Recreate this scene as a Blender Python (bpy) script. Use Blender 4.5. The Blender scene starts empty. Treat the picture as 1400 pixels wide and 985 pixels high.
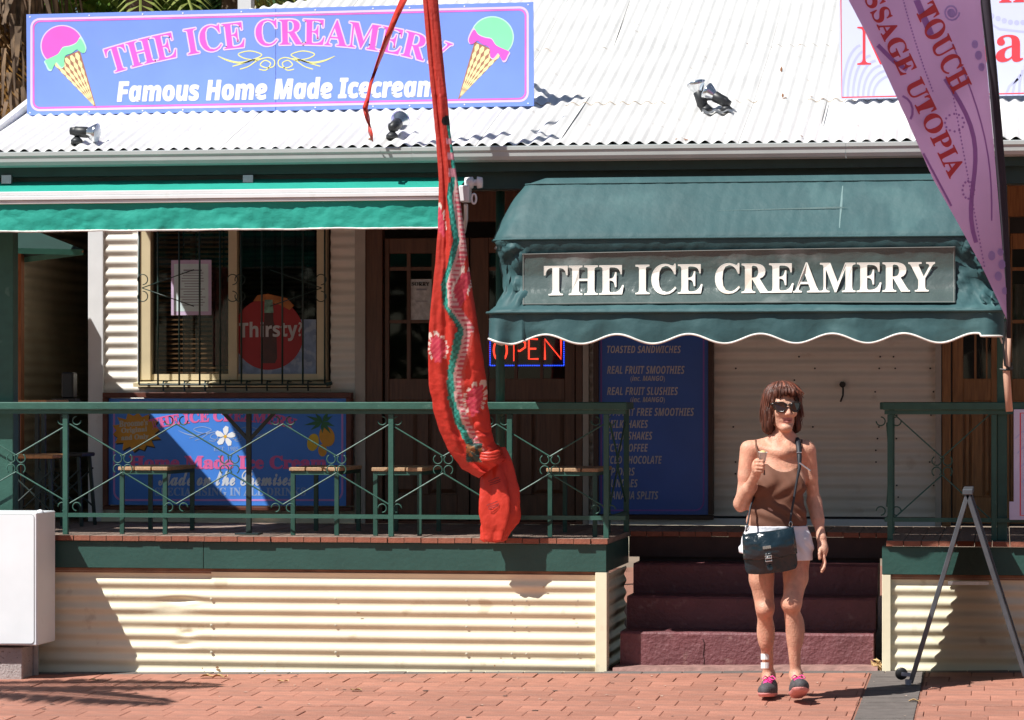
import bpy, bmesh, math, random
import numpy as np
from mathutils import Vector, Matrix, noise as mnoise
random.seed(7); np.random.seed(7)
S = bpy.context.scene
COL = S.collection
# ---------------------------------------------------------------- camera
F = 4300.0; TH = math.atan(670/4300.0); CT, ST = math.cos(TH), math.sin(TH); CH = 1.55; HY = 550.0
cam = bpy.data.cameras.new('camera'); camo = bpy.data.objects.new('camera', cam); COL.objects.link(camo)
camo.location = (0, 0, CH); camo.rotation_euler = (math.radians(90), 0, TH)
cam.sensor_width = 36; cam.lens = F*36/1400; cam.shift_y = (HY-492.5)/1400; cam.clip_end = 800; cam.clip_start = .5
S.camera = camo
# ---------------------------------------------------------------- light
L = Vector((1, .93, -1.8)).normalized()
sun = bpy.data.lights.new('sun', 'SUN'); sun.energy = 5.0; sun.angle = math.radians(.5); sun.color = (1, .975, .925)
suno = bpy.data.objects.new('sun', sun); COL.objects.link(suno); suno.location = (-10, -10, 20)
suno.rotation_euler = L.to_track_quat('-Z', 'Y').to_euler()
W = bpy.data.worlds.new('World'); S.world = W; W.use_nodes = True
nt = W.node_tree; bg = nt.nodes['Background']; sk = nt.nodes.new('ShaderNodeTexSky'); sk.sky_type = 'NISHITA'; sk.sun_disc = False
sk.sun_elevation = math.asin(-L.z); sk.sun_rotation = math.atan2(-L.x, -L.y)   # clockwise from +Y seen from above
sk.air_density = 1.0; sk.dust_density = .6
nt.links.new(sk.outputs[0], bg.inputs[0]); bg.inputs[1].default_value = .052
S.view_settings.view_transform = 'Standard'; S.view_settings.look = 'None'; S.view_settings.exposure = .50; S.view_settings.gamma = 1
S.cycles.use_denoising = True; S.cycles.max_bounces = 6; S.cycles.transparent_max_bounces = 8
# ---------------------------------------------------------------- projection
def at(px, py, Y):
    u = (px-700)/F; d = Y/(CT+u*ST)
    return Vector((d*(u*CT-ST), Y, CH-(py-HY)/F*d))
def X(px, Y=18.12): return at(px, 0, Y).x
def Z(py, px, Y=18.12): return at(px, py, Y).z
def hit(px, py, p0, n):
    u, v = (px-700)/F, -(py-HY)/F
    r = Vector((-ST+u*CT, CT+u*ST, v)); o = Vector((0, 0, CH)); n = Vector(n)
    return o + r*((Vector(p0)-o).dot(n)/r.dot(n))
def proj(p):
    x, y, z = p; d = -x*ST+y*CT
    return 700+F*(x*CT+y*ST)/d, HY-F*(z-CH)/d
def gz(x, y): return .023+.0151*max(min(x, 6), -14)-.02*max(0, min(18.12, 18.12)-y) if y < 18.12 else .023+.0151*max(min(x, 6), -14)
# ---------------------------------------------------------------- materials
MATS = {}
def M(name, col, rough=.6, var=.12, scale=6, bump=0, bscale=60, metal=0, spec=.5, attr=None, emit=0, stretch=(1, 1, 1), coat=0, rnd=0, trans=0, dirt=None, alpha=1):
    if name in MATS: return MATS[name]
    m = bpy.data.materials.new(name); m.use_nodes = True; n = m.node_tree; N = n.nodes; K = n.links.new; b = N['Principled BSDF']
    tc = N.new('ShaderNodeTexCoord'); mp = N.new('ShaderNodeMapping'); mp.inputs['Scale'].default_value = stretch; K(tc.outputs['Object'], mp.inputs[0])
    nz = N.new('ShaderNodeTexNoise'); nz.inputs['Scale'].default_value = scale; nz.inputs['Detail'].default_value = 6; K(mp.outputs[0], nz.inputs['Vector'])
    if attr:
        a = N.new('ShaderNodeVertexColor'); a.layer_name = attr; src = a.outputs['Color']
    else:
        a = N.new('ShaderNodeRGB'); a.outputs[0].default_value = (*col, 1); src = a.outputs[0]
    mr = N.new('ShaderNodeMapRange'); mr.inputs['From Min'].default_value = .3; mr.inputs['From Max'].default_value = .7
    mr.inputs['To Min'].default_value = 1-var; mr.inputs['To Max'].default_value = 1+var; K(nz.outputs['Fac'], mr.inputs[0])
    fac = mr.outputs[0]
    if rnd:
        oi = N.new('ShaderNodeObjectInfo'); r2 = N.new('ShaderNodeMapRange'); r2.inputs['To Min'].default_value = 1-rnd; r2.inputs['To Max'].default_value = 1+rnd
        K(oi.outputs['Random'], r2.inputs[0]); mm = N.new('ShaderNodeMath'); mm.operation = 'MULTIPLY'; K(fac, mm.inputs[0]); K(r2.outputs[0], mm.inputs[1]); fac = mm.outputs[0]
    vm = N.new('ShaderNodeVectorMath'); vm.operation = 'SCALE'; K(src, vm.inputs[0]); K(fac, vm.inputs['Scale']); out = vm.outputs[0]
    if dirt:   # (colour, scale, threshold, amount)
        dn = N.new('ShaderNodeTexNoise'); dn.inputs['Scale'].default_value = dirt[1]; dn.inputs['Detail'].default_value = 8; K(mp.outputs[0], dn.inputs['Vector'])
        cr = N.new('ShaderNodeMapRange'); cr.inputs['From Min'].default_value = dirt[2]; cr.inputs['From Max'].default_value = dirt[2]+.08; cr.inputs['To Max'].default_value = dirt[3]; K(dn.outputs['Fac'], cr.inputs[0])
        mx = N.new('ShaderNodeMix'); mx.data_type = 'RGBA'; K(cr.outputs[0], mx.inputs['Factor']); K(out, mx.inputs[6]); mx.inputs[7].default_value = (*dirt[0], 1); out = mx.outputs[2]
    K(out, b.inputs['Base Color'])
    b.inputs['Roughness'].default_value = rough; b.inputs['Metallic'].default_value = metal; b.inputs['Specular IOR Level'].default_value = spec
    b.inputs['Coat Weight'].default_value = coat; b.inputs['Transmission Weight'].default_value = trans; b.inputs['Alpha'].default_value = alpha
    if emit: K(out, b.inputs['Emission Color']); b.inputs['Emission Strength'].default_value = emit
    if bump:
        bn = N.new('ShaderNodeTexNoise'); bn.inputs['Scale'].default_value = bscale; bn.inputs['Detail'].default_value = 5; K(mp.outputs[0], bn.inputs['Vector'])
        bp = N.new('ShaderNodeBump'); bp.inputs['Strength'].default_value = min(1, bump); bp.inputs['Distance'].default_value = .01*max(1, bump); K(bn.outputs['Fac'], bp.inputs['Height']); K(bp.outputs[0], b.inputs['Normal'])
    MATS[name] = m; return m
def translucent(m, amt):
    n = m.node_tree; b = n.nodes['Principled BSDF']; o = n.nodes['Material Output']; t = n.nodes.new('ShaderNodeBsdfTranslucent'); mx = n.nodes.new('ShaderNodeMixShader')
    l = b.inputs['Base Color'].links[0].from_socket; n.links.new(l, t.inputs[0]); mx.inputs[0].default_value = amt
    n.links.new(b.outputs[0], mx.inputs[1]); n.links.new(t.outputs[0], mx.inputs[2]); n.links.new(mx.outputs[0], o.inputs[0]); return m
def glassmat(name, tint=(.55, .58, .58), fac=1.0):
    m = bpy.data.materials.new(name); m.use_nodes = True; n = m.node_tree; n.nodes.clear()
    o = n.nodes.new('ShaderNodeOutputMaterial'); t = n.nodes.new('ShaderNodeBsdfTransparent'); t.inputs[0].default_value = (*tint, 1)
    g = n.nodes.new('ShaderNodeBsdfGlossy'); g.inputs['Roughness'].default_value = .02; fr = n.nodes.new('ShaderNodeFresnel'); fr.inputs[0].default_value = 1.5
    mx = n.nodes.new('ShaderNodeMixShader'); mu = n.nodes.new('ShaderNodeMath'); mu.operation = 'MULTIPLY'; mu.inputs[1].default_value = fac
    n.links.new(fr.outputs[0], mu.inputs[0]); n.links.new(mu.outputs[0], mx.inputs[0]); n.links.new(t.outputs[0], mx.inputs[1]); n.links.new(g.outputs[0], mx.inputs[2]); n.links.new(mx.outputs[0], o.inputs[0])
    MATS[name] = m; return m
# ---------------------------------------------------------------- mesh helpers
class MB:
    def __init__(s): s.v = []; s.f = []; s.mi = []; s.cur = 0
    def add(s, vs, fs):
        o = len(s.v); s.v += [tuple(v) for v in vs]; s.f += [tuple(i+o for i in f) for f in fs]; s.mi += [s.cur]*len(fs); return s
    def box(s, x0, x1, y0, y1, z0, z1):
        x0, x1 = sorted((x0, x1)); y0, y1 = sorted((y0, y1)); z0, z1 = sorted((z0, z1))
        return s.add([(x, y, z) for z in (z0, z1) for y in (y0, y1) for x in (x0, x1)], [(0, 2, 3, 1), (4, 5, 7, 6), (0, 1, 5, 4), (2, 6, 7, 3), (0, 4, 6, 2), (1, 3, 7, 5)])
    def hexa(s, p):   # 8 points: bottom ring 4, top ring 4
        return s.add(p, [(3, 2, 1, 0), (4, 5, 6, 7), (0, 1, 5, 4), (1, 2, 6, 5), (2, 3, 7, 6), (3, 0, 4, 7)])
    def bar(s, a, b, w, h=None, up=(0, 0, 1)):
        a, b = Vector(a), Vector(b); h = h or w; d = (b-a).normalized(); u = Vector(up)
        if abs(d.dot(u)) > .98: u = Vector((0, 1, 0))
        r = d.cross(u).normalized(); u = r.cross(d).normalized()
        P = [q+r*(sx*w/2)+u*(sy*h/2) for q in (a, b) for sx, sy in ((-1, -1), (1, -1), (1, 1), (-1, 1))]
        return s.hexa(P)
    def tube(s, pts, r, n=8, cap=True, closed=False):
        pts = [Vector(p) for p in pts]; k = len(pts); rs = r if hasattr(r, '__len__') else [r]*k
        rings = []; up = None
        for i, p in enumerate(pts):
            a = pts[i-1] if (i > 0 or closed) else p; b = pts[(i+1) % k] if (i < k-1 or closed) else p
            d = (b-a).normalized() if (b-a).length > 1e-9 else Vector((0, 0, 1))
            if up is None: up = Vector((0, 0, 1)) if abs(d.z) < .9 else Vector((0, 1, 0))
            x = d.cross(up)
            if x.length < 1e-4: up = Vector((1, 0, 0)); x = d.cross(up)
            x.normalize(); y = x.cross(d).normalized(); up = y
            rings.append([p+(x*math.cos(t)+y*math.sin(t))*rs[i] for t in (2*math.pi*j/n for j in range(n))])
        vs = [q for R in rings for q in R]; fs = []
        for i in range(k if closed else k-1):
            for j in range(n):
                a, b = i*n+j, i*n+(j+1) % n; c, d = ((i+1) % k)*n+(j+1) % n, ((i+1) % k)*n+j; fs.append((a, b, c, d))
        if cap and not closed: fs += [tuple(range(n-1, -1, -1)), tuple((k-1)*n+j for j in range(n))]
        return s.add(vs, fs)
    def lathe(s, a, b, prof, n=20):   # prof: (t along a-b in metres, radius)
        a, b = Vector(a), Vector(b); d = (b-a).normalized(); up = Vector((0, 0, 1)) if abs(d.z) < .9 else Vector((1, 0, 0)); x = d.cross(up).normalized(); y = x.cross(d)
        vs = [a+d*t+(x*math.cos(q)+y*math.sin(q))*r for t, r in prof for q in (2*math.pi*j/n for j in range(n))]; k = len(prof)
        fs = [(i*n+j, i*n+(j+1) % n, (i+1)*n+(j+1) % n, (i+1)*n+j) for i in range(k-1) for j in range(n)]
        return s.add(vs, fs)
    def grid(s, P):
        r, c = len(P), len(P[0])
        return s.add([p for R in P for p in R], [(i*c+j, i*c+j+1, (i+1)*c+j+1, (i+1)*c+j) for i in range(r-1) for j in range(c-1)])
    def prism(s, pts, off):   # polygon (3D pts) extruded by vector off
        n = len(pts); off = Vector(off); vs = [Vector(p) for p in pts]+[Vector(p)+off for p in pts]
        return s.add(vs, [tuple(range(n)), tuple(range(2*n-1, n-1, -1))]+[(i, (i+1) % n, n+(i+1) % n, n+i) for i in range(n)])
    def build(s, name, mat, parent=None, smooth=False, bevel=0, **tags):
        me = bpy.data.meshes.new(name); me.from_pydata(s.v, [], s.f); me.update()
        mats = mat if isinstance(mat, (list, tuple)) else [mat]
        for m in mats: me.materials.append(m)
        if len(mats) > 1:
            for p, i in zip(me.polygons, s.mi): p.material_index = i
        bm = bmesh.new(); bm.from_mesh(me); bmesh.ops.recalc_face_normals(bm, faces=bm.faces)
        if bevel: bmesh.ops.bevel(bm, geom=list(bm.edges), offset=bevel, segments=1, affect='EDGES', clamp_overlap=True)
        bm.to_mesh(me); bm.free()
        if smooth:
            for p in me.polygons: p.use_smooth = True
        return link(name, me, parent, **tags)
def link(name, me, parent=None, **tags):
    o = bpy.data.objects.new(name, me); COL.objects.link(o); adopt(o, parent)
    for k, v in tags.items(): o[k] = v
    return o
def adopt(o, parent):
    if parent is not None:
        o.parent = parent
        if parent.parent is None: o.matrix_parent_inverse = Matrix.Translation(-parent.location)
def thing(name, label, category, loc=(0, 0, 0), group=None):
    o = bpy.data.objects.new(name, None); COL.objects.link(o); o.location = loc; o.empty_display_size = .1
    o['label'] = label; o['category'] = category
    if group: o['group'] = group
    return o
def tag(o, label, category, group=None):
    o['label'] = label; o['category'] = category
    if group: o['group'] = group
    return o
def kids(o): return [c for c in COL.objects if c.parent is o]
def copy_tree(o, parent=None):
    ch = CH_MAP.get(o.name); 
    if ch is None: ch = kids(o); CH_MAP[o.name] = ch
    c = o.copy(); COL.objects.link(c)
    if parent is not None: c.parent = parent
    for k in ch: copy_tree(k, c)
    return c
CH_MAP = {}
# ---------------------------------------------------------------- flat print
PL = None
_tc = {}
STY = {'serif': (0x1D400, 0x1D41A), 'sansbi': (0x1D63C, 0x1D656), 'script': (0x1D4D0, 0x1D4EA), 'sansb': (0x1D5D4, 0x1D5EE), 'plain': None}
def tmesh(body, style='serif', offset=0, res=3):
    k = (body, style, offset)
    if k in _tc: return _tc[k]
    s = STY[style]; t = body
    if s: t = ''.join(chr(s[0]+ord(c)-65) if 'A' <= c <= 'Z' else chr(s[1]+ord(c)-97) if 'a' <= c <= 'z' else c for c in body)
    cu = bpy.data.curves.new('t', 'FONT'); cu.body = t; cu.offset = offset; cu.resolution_u = res
    o = bpy.data.objects.new('t', cu); me = bpy.data.meshes.new_from_object(o)
    v = np.array([w.co[:2] for w in me.vertices]) if len(me.vertices) else np.zeros((1, 2)); f = [tuple(p.vertices) for p in me.polygons]
    bpy.data.objects.remove(o); bpy.data.curves.remove(cu); bpy.data.meshes.remove(me)
    _tc[k] = (v, f); return _tc[k]
def rim(v, f):
    """boundary edges of a flat letter mesh, ordered"""
    c = {}
    for q in f:
        for i in range(len(q)): e = (q[i], q[(i+1) % len(q)]); k = (min(e), max(e)); c[k] = None if k in c else e
    return [e for e in c.values() if e]
def strips(mb, P, f, w, nn):
    """thin strips of width w (metres) along the letter edges"""
    P = [Vector(p) for p in P]
    for i, (a, b) in enumerate(rim(None, f)):
        d = P[b]-P[a]
        if d.length < 1e-6: continue
        s = d.cross(nn).normalized()*w/2; e = d.normalized()*w*.25; o = nn*(.00004*(i % 9)); mb.add([P[a]+s-e+o, P[b]+s+e+o, P[b]-s+e+o, P[a]-s-e+o], [(0, 1, 2, 3)])
def put(mb, body, quad, plane, style='serif', offset=0, eps=.004, shear=0, bold=0, fill=True):
    """quad = pixel corners TL, TR, BR, BL of the text's bounding box, laid on plane (p0, n)"""
    v0, _ = tmesh(body, style); v, f = tmesh(body, style, offset)
    lo, hi = v0.min(0), v0.max(0); uv = (v-lo)/(hi-lo)
    TL, TR, BR, BL = [np.array(q, float) for q in quad]; p0, n = plane; nn = Vector(n).normalized(); eps *= .3
    out = []
    for a, b in uv:
        a = a+shear*(b-.5)
        q = BL*(1-a)*(1-b)+BR*a*(1-b)+TL*(1-a)*b+TR*a*b
        out.append(hit(q[0], q[1], p0, n)+nn*eps)
    if fill: mb.add(out, f)
    if bold: strips(mb, [o+nn*.0002 for o in out], f, bold, nn)
def put_path(mb, body, path, h, plane, style='serif', offset=0, eps=.004, bold=0, fill=True):
    v0, _ = tmesh(body, style); v, f = tmesh(body, style, offset); lo, hi = v0.min(0), v0.max(0); uv = (v-lo)/(hi-lo)
    P = np.array(path, float); ss = np.r_[0, np.cumsum(np.hypot(*np.diff(P, axis=0).T))]; ss /= ss[-1]
    cx = np.polyfit(ss, P[:, 0], 3); cy = np.polyfit(ss, P[:, 1], 4); p0, n = plane; nn = Vector(n).normalized(); out = []; eps *= .3
    for a, b in uv:
        x, y = np.polyval(cx, a), np.polyval(cy, a); dx, dy = np.polyval(np.polyder(cx), a), np.polyval(np.polyder(cy), a); l = math.hypot(dx, dy)
        out.append(hit(x+dy/l*b*h, y-dx/l*b*h, p0, n)+nn*eps)
    if fill: mb.add(out, f)
    if bold: strips(mb, [o+nn*.0002 for o in out], f, bold, nn)
def ppoly(mb, pts, plane, eps=.003):
    eps *= .3; p0, n = plane; nn = Vector(n).normalized(); q = [hit(a, b, p0, n)+nn*eps for a, b in pts]
    mb.add(q, [tuple(range(len(q)))])
def smoothp(pts, w, k=5, closed=False):
    P = [np.array(p, float) for p in pts]; n = len(P); ws = list(w) if hasattr(w, '__len__') else [w]*n; o = []; ow = []
    for i in range(n if closed else n-1):
        a, b, c, d = P[i-1] if (i or closed) else P[i], P[i], P[(i+1) % n], P[(i+2) % n] if (i+2 < n or closed) else P[(i+1) % n]
        for j in range(k):
            t = j/k; o.append(tuple(.5*(2*b+(c-a)*t+(2*a-5*b+4*c-d)*t*t+(3*b-a-3*c+d)*t**3))); ow.append(ws[i]*(1-t)+ws[(i+1) % n]*t)
    if not closed: o.append(tuple(P[-1])); ow.append(ws[-1])
    return o, ow
def pline(mb, pts, w, plane, eps=.003, closed=False, sm=False):
    """a stroke of pixel width w"""
    eps *= .3
    if sm and len(pts) > 2: pts, w = smoothp(pts, w)
    P = [np.array(p, float) for p in pts]; k = len(P); A = []; B = []; ws = w if hasattr(w, '__len__') else [w]*k
    for i in range(k):
        a = P[i-1] if (i or closed) else P[i]; b = P[(i+1) % k] if (i < k-1 or closed) else P[i]; d = (b-a)/max(1e-6, np.linalg.norm(b-a)); nn = np.array((-d[1], d[0]))*ws[i]/2
        A.append(P[i]+nn); B.append(P[i]-nn)
    p0, n = plane; nv = Vector(n).normalized()*eps
    vs = [hit(*p, p0, n)+nv for p in A]+[hit(*p, p0, n)+nv for p in B]
    mb.add(vs, [(i, (i+1) % k, k+(i+1) % k, k+i) for i in range(k if closed else k-1)])
def rrect(x0, y0, x1, y1, r, n=5, q=None):
    o = []
    for cx, cy, a0 in ((x1-r, y0+r, -90), (x1-r, y1-r, 0), (x0+r, y1-r, 90), (x0+r, y0+r, 180)):
        for i in range(n+1):
            a = math.radians(a0+90*i/n); o.append((cx+r*math.cos(a), cy+r*math.sin(a)))
    if q:   # bilinear warp from unit box corners TL TR BR BL
        o = [tuple((1-a)*(1-b)*q[0][i]+a*(1-b)*q[1][i]+a*b*q[2][i]+(1-a)*b*q[3][i] for i in (0, 1)) for a, b in o]
    return o
def disc(cx, cy, rx, ry=None, n=24): ry = ry or rx; return [(cx+rx*math.cos(2*math.pi*i/n), cy+ry*math.sin(2*math.pi*i/n)) for i in range(n)]
def fbm(x, y, z, o=3): return mnoise.fractal(Vector((x, y, z)), 1, 2, o)
# ================================================================ SETTING
G_RED = M('paver red clay', (.375, .162, .112), .85, .16, 9, .45, 90, rnd=.15, dirt=((.24, .13, .10), 3.1, .54, .5))
G_GRY = M('paver grey', (.135, .115, .105), .85, .15, 12, .35, 80, rnd=.12)
SAND = M('joint sand', (.25, .11, .075), .95, .2, 30)
Y0 = 18.12; YW = 20.2; DZ = .757
# far ground, road and pavement
mb = MB(); mb.grid([[(x, y, -.75 + (-.0)) for x in (-400, 400)] for y in (-400, 400)]); mb.build('ground', M('earth', (.22, .16, .11), .95, .2, .5), kind='structure')
mb = MB(); mb.grid([[(x, y, gz(x, y)-.14) for x in (-60, -14, 6, 60)] for y in (2.0, 9.0)]+[]); mb.build('road', M('asphalt', (.06, .06, .062), .9, .25, 30, .3, 120), kind='structure')
pave = MB(); pave.grid([[(x, y, gz(x, y)-.006) for x in (-60, -14, 6, 60)] for y in (9.2, 18.119)]); pave.grid([[(x, y, gz(x, y)-.007) for x in (-60, -14, 6, 60)] for y in (18.121, 30)])
pave = pave.build('pavement', SAND, kind='structure')
mb = MB()
for i in range(24): mb.box(-14+i*1.0, -13.02+i*1.0, 9.0, 9.19, gz(-13.5+i, 9)-.2, gz(-13.5+i, 9)+.01)
mb.build('kerb', M('concrete', (.32, .31, .29), .9, .15, 20, .3, 90), kind='structure')
def brick_mesh(w, d, mat, name='brick'):
    m = MB(); h = .012; b = .004
    m.add([(-w/2, -d/2, -h), (w/2, -d/2, -h), (w/2, d/2, -h), (-w/2, d/2, -h), (-w/2, -d/2, -b*.6), (w/2, -d/2, -b*.6), (w/2, d/2, -b*.6), (-w/2, d/2, -b*.6), (-w/2+b, -d/2+b, 0), (w/2-b, -d/2+b, 0), (w/2-b, d/2-b, 0), (-w/2+b, d/2-b, 0)],
          [(0, 1, 5, 4), (1, 2, 6, 5), (2, 3, 7, 6), (3, 0, 4, 7), (4, 5, 9, 8), (5, 6, 10, 9), (6, 7, 11, 10), (7, 4, 8, 11), (8, 9, 10, 11)])
    me = bpy.data.meshes.new(name); me.from_pydata(m.v, [], m.f); me.materials.append(mat); me.update(); return me
BW, BD = .236, .232
bm_red = brick_mesh(BW-.0028, BD-.0028, G_RED); bm_gr = brick_mesh(.228, .111, G_GRY); bm_gr2 = brick_mesh(.226, .108, G_GRY)
sx0, sx1 = X(1190, 17.9), X(1190, 17.9)+.305   # the grey strip running to the street
far_red, far_gry = [], []
spots = []
ytop = Y0-.115
for r in range(38):
    y = ytop-.004-BD*(r+.5); off = (.5*BW if r % 2 else .022)+.02*math.sin(r*1.7)
    x = sx0-BW/2-.003-off
    k = 0
    while x > -14:
        spots.append((x, y, BW)); x -= BW
    spots.append((sx0-off/2-.003, y, off))
    x = sx1+BW/2+.003+off
    while x < 5: spots.append((x, y, BW)); x += BW
    spots.append((sx1+off/2+.003, y, off))
def placeb(me, x, y, rz=0, sx=1, tilt=.004):
    o = bpy.data.objects.new('brick', me); COL.objects.link(o); o.parent = pave
    o.location = (x, y, gz(x, y)+random.gauss(0, .0012)); o.rotation_euler = (.02+random.gauss(0, tilt), -.0151+random.gauss(0, tilt), rz); o.scale = (sx, 1, 1); return o
seen, rest = [], []
for x, y, w in spots:
    q = proj((x, y, 0)); (seen if -40 < q[0] < 1440 and q[1] < 1000 and abs(w-BW) < .01 else rest).append((x, y, w))
seen.sort(key=lambda s: -s[1]*1.0); seen = sorted(seen, key=lambda s: s[1]); rest += seen[270:]; seen = seen[:270]
for x, y, w in seen: placeb(bm_red, x, y)
# grey edging course under the wall and the strip
edge = []
xx = -14.0
while xx < 5: edge.append((xx, Y0-.058)); xx += .232
ne = 0
for x, y in edge:
    q = proj((x, y, 0))
    if -20 < q[0] < 1420 and ne < 28: placeb(bm_gr, x, y); ne += 1
    else: far_gry.append((x, y, .23, .11))
for r in range(78):
    y = ytop-.004-.115*(r+.5)
    far_gry.append((sx0+.1525, y, .302, .111))
def bulk(name, lst, mat):
    m = MB()
    for x, y, w, d in lst:
        z = gz(x, y)+random.gauss(0, .001); w2, d2 = w/2-.002, d/2-.002
        m.add([(x-w2, y-d2, z-.02*d2-.0151*w2-.01), (x+w2, y-d2, z-.02*d2+.0151*w2-.01), (x+w2, y+d2, z+.02*d2+.0151*w2-.01), (x-w2, y+d2, z+.02*d2-.0151*w2-.01),
               (x-w2+.003, y-d2+.003, z-.02*d2-.0151*w2), (x+w2-.003, y-d2+.003, z-.02*d2+.0151*w2), (x+w2-.003, y+d2-.003, z+.02*d2+.0151*w2), (x-w2+.003, y+d2-.003, z+.02*d2-.0151*w2)],
              [(0, 1, 5, 4), (1, 2, 6, 5), (2, 3, 7, 6), (3, 0, 4, 7), (4, 5, 6, 7)])
    o = m.build(name, mat, pave); o['kind'] = 'stuff'; return o
bulk('brick_field', [(x, y, w, BD) for x, y, w in rest], G_RED); bulk('grey_brick_strip', far_gry, G_GRY)
# ---------------------------------------------------------------- paints
CREAM = M('cream steel', (.77, .71, .52), .45, .07, 3, .15, 20, spec=.4, dirt=((.46, .34, .20), 7, .62, .45))
WHITEW = M('white wall steel', (.74, .70, .62), .5, .06, 4, .1, 20, dirt=((.5, .42, .33), 6, .64, .4))
ROOFW = M('white roof steel', (.70, .69, .67), .5, .08, 2.2, .12, 25, dirt=((.42, .36, .30), 14, .66, .55))
GREEN = M('green gloss paint', (.027, .098, .074), .5, .12, 14, .15, 60, spec=.5, dirt=((.10, .20, .16), 18, .66, .5))
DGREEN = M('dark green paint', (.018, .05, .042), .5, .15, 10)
FGREEN = M('fascia green paint', (.022, .075, .062), .5, .12, 5, .2, 40, dirt=((.05, .11, .09), 12, .68, .5))
DECK = M('deck board', (.24, .175, .14), .8, .25, 6, .5, 60, stretch=(8, 1, 8), rnd=.2)
DECKE = M('deck board end', (.25, .085, .05), .8, .2, 20, .3, 80)
BROWN = M('door timber', (.105, .043, .021), .45, .3, 5, .2, 30, stretch=(12, 12, 1))
OAK = M('honey timber', (.30, .135, .045), .42, .3, 6, .2, 30, stretch=(12, 12, 1))
TIMB = M('rail timber red brown', (.16, .06, .035), .7, .3, 12, .3, 60)
WPAINT = M('white painted trim', (.72, .73, .74), .5, .05, 6, dirt=((.5, .48, .44), 9, .66, .3))
SAL = M('window cream alu', (.62, .52, .33), .4, .06, 8)
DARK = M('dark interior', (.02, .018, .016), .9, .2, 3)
MAROON = M('maroon step paint', (.155, .052, .058), .6, .16, 5, .9, 45, dirt=((.25, .13, .12), 14, .62, .6))
WOODW = M('weathered slat', (.42, .27, .15), .7, .25, 20, .3, 80, stretch=(6, 1, 6), rnd=.15)
ZINC = M('zinc', (.55, .57, .6), .35, .1, 20, metal=.8)
BLACKM = M('black paint', (.012, .012, .013), .4, .1, 20)
SCREW = M('screw head', (.5, .46, .36), .5)
# ---------------------------------------------------------------- corrugated cladding
PIT = .0762
def corr_wall(x0, x1, z0, z1, y, facing='y', A=.0074, nx=2, dent=None, phase=0.0):
    m = MB(); n = max(2, int((z1-z0)/PIT*10)); P = []
    for i in range(n+1):
        z = z0+(z1-z0)*i/n; o = A*math.cos(2*math.pi*(z+phase)/PIT); row = []
        for j in range(nx+1):
            x = x0+(x1-x0)*j/nx; dd = o
            if dent:
                for (dx, dz, rx, rz, am) in dent: dd += am*math.exp(-((x-dx)/rx)**2-((z-dz)/rz)**2)
            row.append((x, y+dd, z) if facing == 'y' else (y+dd, x, z))
        P.append(row)
    m.grid(P); return m
shop = thing('ice_cream_shop', 'single storey corrugated steel shop with white iron roof and green verandah trim', 'building', (X(900), YW, 0))
Xl, Xr = X(118, YW), 2.2
def wallpiece(a, b, z0, z1, mat=WHITEW, y=YW): corr_wall(a, b, z0, z1, y).build('wall_sheet', mat, shop, smooth=True)
zs = Z(531, 320, YW); zt = 2.86
wallpiece(X(137, YW), X(192, YW), DZ+.03, 3.6)
wallpiece(X(192, YW)+.001, X(452, YW), DZ+.03, zs); wallpiece(X(192, YW)+.001, X(452, YW), zt, 3.6)
wallpiece(X(452, YW)+.001, X(492, YW), DZ+.03, 3.6)
wallpiece(X(803, YW), X(974, YW), DZ+.03, 3.6, y=YW+.0); wallpiece(X(974, YW)+.001, X(1286, YW), DZ+.06, 3.6)
wallpiece(X(492, YW)+.002, X(802, YW), 2.92, 3.6); wallpiece(X(1287, YW), Xr, 2.92, 3.6)
corr_wall(YW+.03, 26, -.1, 3.6, X(120, YW)).build('wall_sheet', WHITEW, shop)  # replaced below by side wall in Y
o = shop and kids(shop)[-1]
o.data.clear_geometry(); m = corr_wall(YW+.06, 26, -.1, 3.6, X(122, YW), facing='x'); o.data.from_pydata(m.v, [], m.f)
mb = MB(); mb.box(X(118, YW-.06), X(139, YW-.06), YW-.022, YW+.05, DZ+.001, 3.5); mb.build('corner_post', WPAINT, shop, bevel=.004)
mb = MB(); mb.box(X(486, YW-.03), X(500, YW-.03), YW-.05, YW+.02, DZ+.001, 3.0); mb.build('corner_post', M('grey cream trim', (.42, .38, .33), .6), shop)
mb = MB(); mb.box(X(798, YW), X(806, YW), YW-.045, YW+.02, DZ+.001, 3.0); mb.build('door_trim', M('grey cream trim', (.42, .38, .33), .6), shop)
mb = MB(); mb.box(X(1279, YW), X(1287, YW), YW-.05, YW+.02, DZ+.001, 3.0); mb.build('door_trim', M('grey cream trim', (.42, .38, .33), .6), shop)
mb = MB(); mb.box(X(141, YW)+.001, X(492, YW), YW-.05, YW+.02, DZ+.002, DZ+.055); mb.build('base_trim', CREAM, shop)
mb = MB(); mb.box(X(806, YW)+.001, X(1279, YW)-.001, YW-.04, YW+.02, DZ+.002, DZ+.045); mb.build('base_trim', WPAINT, shop)
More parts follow.
